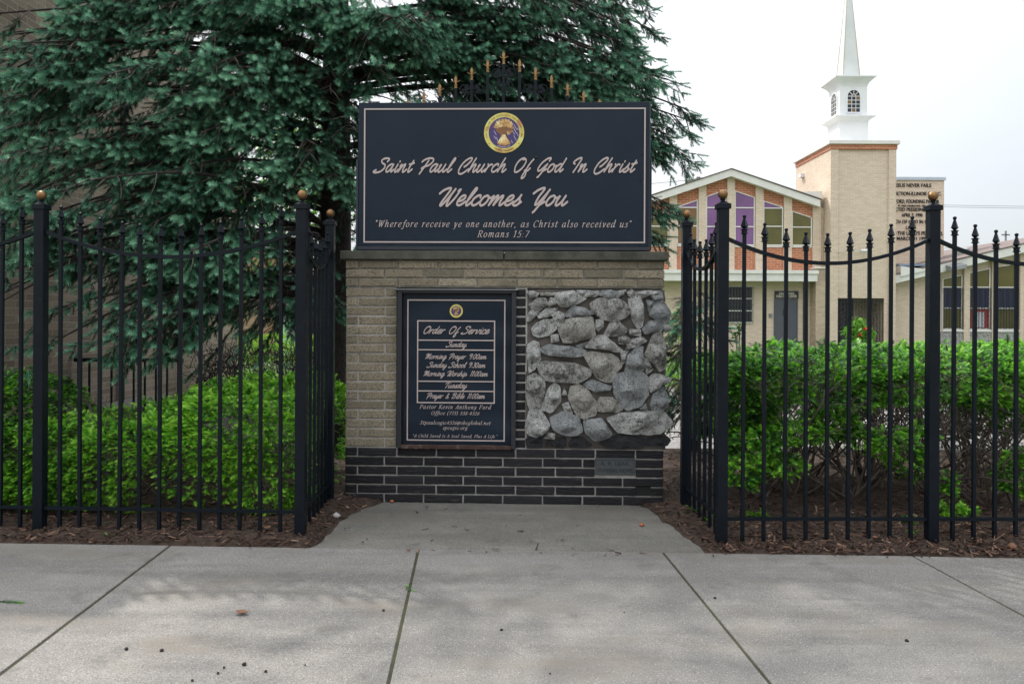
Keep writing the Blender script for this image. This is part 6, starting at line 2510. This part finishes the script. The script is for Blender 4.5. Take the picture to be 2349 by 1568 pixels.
    V = lambda y8: ((420 + y8 / 7.84) - 380) * 2.61
    for text, xa, xb, yb, h in (('JESUS NEVER FAILS', 330, 1036, 275, 70), ('JURISDICTION-ILLINOIS COGIC.', 130, 1232, 435, 70), ('FORD, FOUNDING PASTOR', 350, 1190, 585, 72), ('ST. PAUL CHURCH EST. 1931', 408, 930, 652, 34),
                                ('ELECTED PRESIDING BISHOP', 240, 1210, 738, 70), ('APRIL 5, 1990', 475, 872, 845, 68), ('CHURCH OF GOD IN CHRIST', 130, 1180, 972, 70), ('LORD', 560, 745, 1085, 68), ('TO THE LORD\'S PEOPLE ALL', 262, 1270, 1192, 72),
                                ('MARCH 31 1991', 385, 960, 1292, 68)):
        X0, X1 = CX(U(xa), YM), CX(U(xb), YM)
        zb = CZ(V(yb), YM)
        put_font(mb, text, X0, X1, zb, CZ(V(yb - h), YM) - zb, YM - 0.03, depth=0.028, bold=0.004)
    mb.build('lettering', M['bronzeletter'], root, org)

    # ---------- low hall on the right
    YH = 29.7
    org = (CX(1900, YH), YH, 0)
    root = tag(empty('church_hall', org), 'low tan brick church hall with a wide rising roof and barred windows', 'building')
    HX = lambda x: 783 + 0.6667 * x
    HY = lambda y: 522 + 0.6667 * y
    ulo = lambda x: 813 - 0.246 * (x - 1519)
    uhi = lambda x: ulo(x) - 54
    xa, xb = 1500, 2700
    mb = MB()
    mb.prism([(CX(xa, YH), -0.1), (CX(xb, YH), -0.1), (CX(xb, YH), CZ(ulo(xb), YH)), (CX(xa, YH), CZ(ulo(xa), YH))], YH, YH + 0.3)
    mb.build('wall', M['cream'], root, org)
    mb = MB()
    Yf = YH - 0.5
    mb.prism([(CX(1519, Yf), CZ(ulo(1519), Yf)), (CX(xb, Yf), CZ(ulo(xb), Yf)), (CX(xb, Yf), CZ(uhi(xb), Yf)), (CX(1519, Yf), CZ(uhi(1519), Yf))], Yf, Yf + 0.12)
    mb.prism([(CX(1519, Yf), CZ(ulo(1519) - 20, Yf)), (CX(xb, Yf), CZ(ulo(xb) - 20, Yf)), (CX(xb, Yf), CZ(ulo(xb) - 12, Yf)), (CX(1519, Yf), CZ(ulo(1519) - 12, Yf))], Yf + 0.12, YH)
    mb.build('rake_board', M['trim'], root, org)
    mb = MB()
    mb.prism([(CX(1519, Yf), CZ(uhi(1519), Yf)), (CX(xb, Yf), CZ(uhi(xb), Yf)), (CX(xb, Yf), CZ(uhi(xb) - 8, Yf)), (CX(1519, Yf), CZ(uhi(1519) - 8, Yf))], Yf - 0.03, Yf + 9)
    mb.build('roof', M['rooftile'], root, org)
    mb = MB()
    mb.box((CX(1530, YH), Yf + 0.2, CZ(702, YH)), (CX(1700, YH), Yf + 2.0, CZ(688, YH)))
    mb.build('flashing', M['flash'], root, org)
    mb = MB()
    mb.prism([(CX(1519, YH), CZ(706, YH)), (CX(1700, YH), CZ(728, YH)), (CX(1519, YH), CZ(772, YH))], Yf - 0.05, Yf + 0.5)
    mb.build('eave_return', M['trim'], root, org)
    wins = [(HX(1565), HX(1755), HY(385), HY(345), 'olive'), (HX(1820), HX(2022), HY(325), HY(280), 'redglass'), (HX(2085), HX(2280), HY(265), HY(235), 'olive'), (2345, 2475, 660, 628, 'redglass')]
    for a, b, t0, t1, bc in wins:
        wd = window(root, a, b, t0, t1, HY(865), (HY(465), HY(665)), ('olive', 'navyglass', bc), YH - 0.02, org, grille=(HY(470), HY(862), 7, True))
        if bc == 'redglass':
            mb = MB()
            xm, s = CX((a + b) / 2 + 8, YH), CX(b, YH) - CX(a, YH)
            mb.box((xm - s * 0.20, YH - 0.045, CZ(HY(850), YH)), (xm + s * 0.20, YH - 0.041, CZ(HY(700), YH)))
            mb.build('white_pane', M['whiteglass'], wd, org)
        mb = MB()
        mb.box((CX(a - 4, YH), YH - 0.12, CZ(HY(890), YH)), (CX(b + 8, YH), YH - 0.002, CZ(HY(870), YH)))
        mb.build('sill', M['trim'], root, org)
    edges = [1519, wins[0][0] - 6]
    for a, b in ((wins[0][1] + 4, wins[1][0] - 4), (wins[1][1] + 4, wins[2][0] - 4), (wins[2][1] + 8, wins[3][0] - 8)):
        mb = MB()
        mb.prism([(CX(a, YH), -0.1), (CX(b, YH), -0.1), (CX(b, YH), CZ(ulo(b) + 2, YH)), (CX(a, YH), CZ(ulo(a) + 2, YH))], YH - 0.14, YH - 0.001)
        mb.build('pilaster', M['cream'], root, org)
    mb = MB()
    mb.box((CX(1815, YH), YH - 0.09, -0.1), (CX(xb, YH), YH - 0.002, CZ(HY(893), YH)))
    mb.build('stone_plinth', M['stone_dark'], root, org)
    for (fx, fy, s, mt) in ((1850, 720, 0.30, 'grey'), (1888, 620, 0.16, 'grey')):
        mb = MB()
        X, Z = CX(fx, YH), CZ(fy, YH)
        mb.faces([(X - s, Yf - 0.4, Z + 0.05), (X + s, Yf - 0.4, Z + 0.14), (X + s, Yf - 0.05, Z + 0.22), (X - s, Yf - 0.05, Z + 0.13), (X - s * 0.9, Yf - 0.42, Z - 0.10), (X + s * 0.9, Yf - 0.42, Z - 0.01), (X + s * 0.9, Yf - 0.06, Z - 0.02), (X - s * 0.9, Yf - 0.06, Z - 0.12)],
                 [(0, 1, 2, 3), (7, 6, 5, 4), (0, 4, 5, 1), (1, 5, 6, 2), (2, 6, 7, 3), (3, 7, 4, 0)])
        mb.build('floodlight', M[mt], root, org, bevel=0.01)
    # cross far behind the hall roof
    mb = MB()
    p = P(2307, 540, 60)
    mb.box((p.x - 0.05, 59.95, 0), (p.x + 0.05, 60.05, p.z + 0.35))
    mb.box((p.x - 0.3, 59.95, p.z), (p.x + 0.3, 60.05, p.z + 0.1))
    o = mb.build('roof_cross', M['grey'], None, (p.x, 60, 0))
    tag(o, 'thin grey cross on a mast far behind the hall roof', 'cross')
    # utility pole
    YP = 46
    p = P(1602, 412, YP)
    root = tag(empty('utility_pole', (p.x, YP, 0)), 'grey utility pole whose crossarm shows above the left slope of the church gable', 'utility pole')
    mb = MB()
    mb.tube([(p.x, YP, 0), (p.x, YP, p.z + 0.15)], [0.16, 0.12], 10)
    mb.build('pole', M['polewood'], root, (p.x, YP, 0))
    mb = MB()
    q = P(1570, 419, YP)
    mb.prism([(q.x, q.z - 0.06), (p.x + 0.2, p.z - 0.06), (p.x + 0.2, p.z + 0.10), (q.x, q.z + 0.10)], YP - 0.2, YP - 0.12)
    arm = mb.build('crossarm', M['polewood'], root, (p.x, YP, 0))
    for k in range(3):
        t = 0.02 + k * 0.28
        x, z = q.x + (p.x - q.x) * t, q.z + (p.z - q.z) * t
        m2 = MB()
        m2.lathe([(0.03, 0.1), (0.03, 0.25), (0.09, 0.27), (0.09, 0.32), (0.04, 0.35), (0.07, 0.38), (0, 0.42)], 8, (x, YP - 0.16, z))
        m2.build('insulator', M['grey'], arm, (p.x, YP, 0))
    def wire(a, b, sag, label):
        mb_ = MB()
        pts = []
        for i in range(15):
            t = i / 14
            v = a.lerp(b, t)
            pts.append((v.x, v.y, v.z - sag * 4 * t * (1 - t)))
        mb_.tube(pts, 0.014, 4)
        o_ = mb_.build('power_line', M['wire'], None, tuple(a))
        tag(o_, label, 'power line', 'power lines beyond the church')
    wire(P(1572, 414, YP), P(700, 440, 60), 0.5, 'thin power line running left from the utility pole behind the spruce')
    wire(P(2000, 466, 55), P(2700, 474, 55), 0.1, 'upper of two level power lines beyond the inscribed wall')
    wire(P(2000, 470, 56), P(2700, 479, 56), 0.1, 'lower of two level power lines beyond the inscribed wall')
    wire(P(2000, 575, 50), P(2700, 535, 50), 0.15, 'slanting dark power line just above the hall roof')


# ---------------------------------------------------------------- houses on the left
def build_left():
    X = -4.75
    org = (X, 7.0, 0)
    root = tag(empty('brick_house', org), 'brown grey brick house wall running back along the left side, mostly behind the spruce', 'building')
    Y0, Y1, H = 6.9, 13.8, 5.4
    wy0, wy1 = 4.75 * F / (PX0 - 392), 4.75 * F / (PX0 - 458)
    zb = CH - 44 / F * 11.6
    zt = CH + 165 / F * 11.6
    mb = MB()
    mb.box((X - 3, Y0, -0.1), (X, wy0, H))
    mb.box((X - 3, wy1, -0.1), (X, Y1, H))
    mb.box((X - 3, wy0, -0.1), (X, wy1, zb))
    mb.box((X - 3, wy0, zt), (X, wy1, H))
    mb.build('wall', M['house'], root, org)
    mb = MB()
    mb.box((X - 0.15, wy0 - 0.06, zb - 0.09), (X + 0.07, wy1 + 0.04, zb))
    mb.build('sill', M['cap'], root, org, bevel=0.006)
    mb = MB()
    mb.box((X - 0.16, wy0, zb), (X - 0.13, wy1, zt))
    win = mb.build('window', M['darkglass'], root, org)
    mb = MB()
    for k in range(22):
        z = zb + 0.03 + (zt - zb) * k / 22
        mb.tube([(X - 0.05, wy0, z), (X - 0.05, wy1, z)], 0.004, 4)
    for k in range(16):
        y = wy0 + (wy1 - wy0) * (k + 0.5) / 16
        mb.tube([(X - 0.042, y, zb), (X - 0.042, y, zt)], 0.004, 4)
    mb.build('mesh_guard', M['grey'], win, org)
    mb = MB()
    mb.tube([(X + 0.05, 9.6, 0), (X + 0.05, 9.6, 4.4)], 0.035, 8)
    mb.build('downpipe', M['darkmetal'], root, org)
    # concrete step edge and short railing by the house
    root = tag(empty('stair_railing', (-4.2, 8.6, 0)), 'short dark iron railing with thin pickets beside the house, behind the left yew hedge', 'railing')
    mb = MB()
    mb.box((-4.72, 8.58, 0.92), (-3.55, 8.62, 0.96))
    mb.box((-4.72, 8.58, 0.15), (-3.55, 8.62, 0.18))
    mb.build('rail', M['iron'], root, (-4.2, 8.6, 0))
    for k in range(10):
        mb = MB()
        x = -4.68 + k * 0.12
        mb.box((x - 0.009, 8.591, 0.0), (x + 0.009, 8.609, 0.92 if k not in (9,) else 1.05))
        mb.build('picket', M['iron'], root, (-4.2, 8.6, 0))
    mb = MB()
    mb.box((-4.74, 8.9, -0.05), (-3.3, 10.2, 0.40))
    mb.box((-4.74, 8.7, -0.05), (-3.3, 8.9, 0.22))
    o = mb.build('concrete_steps', M['apron'], None, (-4.1, 9.4, 0), bevel=0.01)
    tag(o, 'low grey concrete steps beside the house, behind the dark stair railing', 'steps')
    # far tan building with gate, below the spruce
    Yf = 27.0
    a, b = P(440, 700, Yf), P(643, 700, Yf)
    org = (b.x, Yf, 0)
    root = tag(empty('far_building', org), 'far tan brick building glimpsed below the spruce beyond the bright clipped hedges', 'building')
    mb = MB()
    mb.box((a.x, Yf, -0.1), (b.x, Yf + 6, 3.6))
    mb.build('wall', M['farbrick'], root, org)
    mb = MB()
    mb.box((b.x, Yf + 0.5, -0.1), (b.x + 3.2, Yf + 6, 2.6))  # solid block coloured near-black as the shade within the gateway
    mb.build('gateway_shade_block', M['shade_black'], root, org)
    mb = MB()
    mb.box((b.x + 0.02, Yf - 0.06, 0), (b.x + 0.36, Yf + 0.49, 3.0))
    mb.build('gate_post', M['grey'], root, org)
    q = P(662, 746, Yf)
    mb = MB()
    mb.box((b.x + 0.42, Yf + 0.40, q.z - 0.12), (b.x + 0.72, Yf + 0.49, q.z + 0.12))
    mb.build('notice_plate', M['white'], root, org)
    YG = 22
    q0, q1 = P(646, 770, YG), P(664, 736, YG)
    mb = MB()
    mb.prism([(q0.x, 0.0), (q1.x, 0.0), (q1.x - 0.05, q1.z), (q0.x + 0.05, q1.z)], YG, YG + 0.15)
    o = mb.build('green_marker', M['green_sign'], None, ((q0.x + q1.x) / 2, YG, 0), bevel=0.01)
    tag(o, 'pale green tapered marker standing behind the yellow green hedges', 'marker')
    mb = MB()
    q = P(659, 700, 22.6)
    mb.tube([(q.x, 22.6, 0), (q.x, 22.6, 2.2)], 0.09, 8)
    o = mb.build('steel_post', M['grey'], None, (q.x, 22.6, 0))
    tag(o, 'grey steel post directly behind the pale green marker', 'post')


def leaf_ball(name, label, cat, base, blobs, n, size, tmean, rng, trunk=None, group=None):
    root = tag(empty(name, base), label, cat, group)
    P_ = []
    for (cx, cy, cz, r) in blobs:
        v = rng.normal(size=(n, 3))
        v /= np.linalg.norm(v, axis=1, keepdims=True)
        P_.append(np.array([cx, cy, cz]) + v * r * (rng.random(n) ** 0.4)[:, None])
    P_ = np.concatenate(P_)
    tp = np.array([[[0, 0, 0], [0.5, -0.3, 0.05], [1, 0, 0]], [[0, 0, 0], [1, 0, 0], [0.5, 0.3, 0.05]]])
    d = rng.normal(size=P_.shape)
    tr, ti = instance(tp, np.zeros((2, 3)), P_ - np.array(base), d, rng.uniform(size * 0.6, size * 1.3, len(P_)), np.clip(rng.normal(tmean, 0.18, len(P_)), 0, 1), rng.uniform(0, 6.28, len(P_)))
    tri_mesh('foliage', tr, ti, M['leaf'], root)
    mb = MB()
    if trunk:
        mb.tube([(base[0], base[1], 0), (blobs[0][0], blobs[0][1], blobs[0][2])], [trunk, trunk * 0.5], 8)
        for (cx, cy, cz, r) in blobs[1:]:
            mb.tube([(base[0], base[1], blobs[0][2] * 0.55), (cx, cy, cz)], [trunk * 0.5, trunk * 0.2], 6)
        mb.build('trunk', M['bark'], root, base, smooth=True)
    else:
        for (cx, cy, cz, r) in blobs:
            mb.tube([(base[0], base[1], 0), (cx, cy, cz)], [0.012, 0.005], 5)
        mb.build('stems', M['twig'], root, base, smooth=True)
    return root


def build_small():
    rng = np.random.default_rng(31)
    pr = random.Random(77)
    c = P(640, 520, 24)
    leaf_ball('broadleaf_tree', 'loose light green broadleaf tree far behind the spruce, seen through its boughs', 'tree', (c.x, 24, 0),
              [(c.x, 24, c.z, 1.6), (c.x + 1.3, 24.4, c.z + 1.2, 1.3), (c.x - 1.4, 24, c.z + 1.0, 1.3), (c.x + 0.4, 24, c.z + 2.4, 1.3)], 1500, 0.14, 0.35, rng, trunk=0.14)
    c = P(1556, 800, 13)
    leaf_ball('shrub', 'yellow green leafy shrub in the gap between the stone panel and the right fence', 'shrub', (c.x, 13, 0), [(c.x, 13, c.z + 0.3, 0.42), (c.x + 0.25, 13.1, c.z - 0.25, 0.40), (c.x - 0.1, 13, c.z - 0.4, 0.3)], 420, 0.06, 0.6, rng)
    c = P(1968, 752, 10.5)
    leaf_ball('rose_bush', 'green rose bush rising above the hedge in front of the tower porch', 'rose bush', (c.x, 10.5, 0), [(c.x, 10.5, c.z, 0.14), (c.x - 0.07, 10.5, c.z - 0.10, 0.13), (c.x + 0.10, 10.5, c.z - 0.09, 0.12)], 220, 0.06, 0.45, rng)
    for (px, py, lab) in ((1985, 756, 'red bloom of the rose bush, the higher of two'), (1972, 770, 'red bloom of the rose bush, the lower one by the hedge top')):
        q = P(px, py, 10.35)
        mb = MB()
        for k in range(14):
            a, e = pr.uniform(0, 6.28), pr.uniform(-0.5, 1.4)
            d = dirv(a, e) * 0.032
            s = dirv(a + 1.57, 0) * 0.018
            mb.poly([(q.x, q.y, q.z), tuple(q + d - s), tuple(q + d * 1.15), tuple(q + d + s)])
        o = mb.build('rose', M['red'], None, tuple(q))
        tag(o, lab, 'flower', 'roses above the hedge')
    c = P(1690, 772, 8.0)
    leaf_ball('shrub', 'thin reddish brown sprig plant beside the tall right corner post of the fence', 'shrub', (c.x, 8.0, 0), [(c.x, 8, c.z, 0.06), (c.x + 0.03, 8, c.z + 0.1, 0.05)], 40, 0.035, 0.0, rng)
    mb = MB()
    q = P(1704, 775, 8.1)
    mb.tube([(q.x, 8.1, 0), (q.x, 8.1, q.z + 0.06)], 0.018, 8)
    mb.tube([(q.x - 0.02, 8.1, q.z + 0.06), (q.x + 0.03, 8.1, q.z + 0.075)], 0.02, 8)
    o = mb.build('white_pipe', M['white'], None, (q.x, 8.1, 0))
    tag(o, 'short white standpipe among the hedges near the right corner post', 'pipe')

    # litter and little plants
    def sprig(name, label, cat, px, py, scale, az, z=0.004, t=0.4, n=1, spread=0.0, el=0.05, group=None):
        g = G(px, py, 0.0)
        base = (g.x, g.y, 0)
        zz = max(z, mulch_h(g.x, g.y) + 0.004) if g.y > edge_y(g.x) else z
        tpl, tt = yew_sprig(22, np.random.default_rng(int(px)), 0.10, 0.026, 0.006)
        p = np.array([[RNG.normal(0, spread), RNG.normal(0, spread), zz + 0.004 * i] for i in range(n)])
        d = np.array([[math.cos(az + i * 2.2), math.sin(az + i * 2.2), el] for i in range(n)])
        tr, ti = instance(tpl, tt, p, d, np.full(n, scale), np.full(n, t), np.zeros(n))
        o_ = tri_mesh(name, tr, ti, M['yew'])
        o_.location = base
        tag(o_, label, cat, group)
    sprig('fallen_sprig', 'green feathery sprig lying flat on the sidewalk at the left border', 'sprig', 0, 1380, 1.25, R(-8), t=0.30)
    sprig('fallen_sprig', 'small bright green sprig lying across the mossy middle sidewalk joint', 'sprig', 934, 1352, 0.55, R(-30), t=0.5, n=2)
    for px, py, lab in ((1270, 1152, 'little green weed at the foot of the black brick base'), (1625, 1213, 'little green weed on the mulch beside the right corner post'), (2085, 1245, 'slender green weed at the foot of the right picket panel'),
                        (215, 1195, 'low yew shoot growing out under the bottom rail of the left fence'), (468, 1187, 'small yew tuft on the mulch below the left rail'), (243, 1238, 'tiny moss weed at the sidewalk edge on the left'), (1598, 1190, 'small weed among mulch behind the right apron edge'),
                        (840, 1140, 'small green weed at the left foot of the brick wall'), (2200, 1170, 'low yew shoot at the foot of the second right panel')):
        sprig('weed', lab, 'weed', px, py, 0.55 if 'tiny' not in lab else 0.3, pr.uniform(0, 6.28), 0.01, 0.45, 6 if px in (215, 2200) else 4, 0.025, 0.7)

    def leaf(px, py, s, mat, label, group=None, name='dead_leaf', cat='leaf'):
        g = G(px, py, 0.0)
        z = mulch_h(g.x, g.y) + 0.014 if g.y > edge_y(g.x) and not inside((g.x, g.y), APRON_G) else 0.003
        mb_ = MB()
        az = pr.uniform(0, 6.28)
        ca, sa = math.cos(az), math.sin(az)
        rows = []
        for i in range(7):
            t = i / 6
            w_ = s * 0.32 * math.sin(math.pi * (0.08 + 0.9 * t))
            zc = z + 0.6 * s * (t - 0.5) ** 2 + 0.001
            for k in (-1, 0, 1):
                lx, ly = (t - 0.5) * s, k * w_
                mb_.v.append((g.x + lx * ca - ly * sa, g.y + lx * sa + ly * ca, zc + abs(k) * w_ * 0.55))
        for i in range(6):
            for k in range(2):
                q_ = i * 3 + k
                mb_.f.append((q_, q_ + 1, q_ + 4, q_ + 3))
                mb_.mi.append(0)
        o_ = mb_.build(name, M[mat], None, (g.x, g.y, 0), smooth=True)
        tag(o_, label, cat, group)
    leaf(555, 1408, 0.065, 'deadleaf', 'curled brown dead leaf alone on the second sidewalk slab from the left')
    for k in range(9):
        leaf(pr.uniform(360, 660), pr.uniform(1196, 1235), pr.uniform(0.04, 0.075), 'deadleaf', 'dry brown leaf on the mulch below the left picket panel', 'dry leaves below the left pickets')
    for k in range(8):
        leaf(pr.uniform(1700, 2330), pr.uniform(1225, 1268), pr.uniform(0.035, 0.06), 'deadleaf', 'dry brown leaf on the mulch strip below the right pickets', 'dry leaves below the right pickets')
    def crumb(px, py, s, mat, label, group=None, name='crumb', cat='debris'):
        g = G(px, py, 0.0)
        z = max(0.0, mulch_h(g.x, g.y)) if g.y > edge_y(g.x) else 0.0
        mb_ = MB()
        n1, n2 = 7, 5
        for j in range(n2):
            for i in range(n1):
                th, ph = 2 * math.pi * i / n1, math.pi * (j + 0.5) / n2
                r_ = s * pr.uniform(0.75, 1.15)
                mb_.v.append((g.x + r_ * math.sin(ph) * math.cos(th), g.y + r_ * math.sin(ph) * math.sin(th), z + s * 0.5 + 0.7 * r_ * math.cos(ph)))
        for j in range(n2 - 1):
            for i in range(n1):
                mb_.f.append((j * n1 + i, (j + 1) * n1 + i, (j + 1) * n1 + (i + 1) % n1, j * n1 + (i + 1) % n1))
                mb_.mi.append(0)
        mb_.f += [tuple(range(n1)), tuple(range((n2 - 1) * n1, n2 * n1))[::-1]]
        mb_.mi += [0, 0]
        o_ = mb_.build(name, M[mat], None, (g.x, g.y, 0), smooth=True)
        tag(o_, label, cat, group)
    crumb(1472, 1206, 0.017, 'orange', 'orange brick crumb on the apron near its right edge', None, 'brick_crumb')
    crumb(845, 1137, 0.022, 'orange', 'rusty orange brick crumb against the left foot of the wall', None, 'brick_crumb')
    crumb(899, 1152, 0.018, 'orange', 'rusty orange brick crumb on the back left corner of the apron', None, 'brick_crumb')
    crumb(772, 1190, 0.03, 'pebble', 'pale grey stone chip on the mulch beside the left return of the fence', None, 'stone_chip')
    crumb(2322, 1268, 0.03, 'deadleaf', 'brown spruce cone on the soil at the right border', None, 'spruce_cone', 'cone')
    crumb(2230, 1272, 0.024, 'bark', 'dark spruce cone at the sidewalk edge on the right', None, 'spruce_cone', 'cone')
    for px, py in ((290, 1489), (514, 1531), (441, 1561), (500, 1544), (371, 1492), (560, 1524), (1262, 1545), (1432, 1404), (1150, 1445), (700, 1525), (610, 1540), (1640, 1372), (2080, 1470), (880, 1400)):
        crumb(px, py, pr.uniform(0.004, 0.010), 'bark', 'tiny dark soil crumb lying on the pale sidewalk', 'soil crumbs on the sidewalk', 'soil_crumb')


# ---------------------------------------------------------------- build
import time
_t = time.time()


def step(f):
    global _t
    f()
    print(f.__name__, round(time.time() - _t, 1))
    _t = time.time()


for fn in (build_ground, build_wall, build_church, build_left, build_sign, build_notice, build_cresting, build_fences, build_spruces, build_hedges, build_small):
    step(fn)
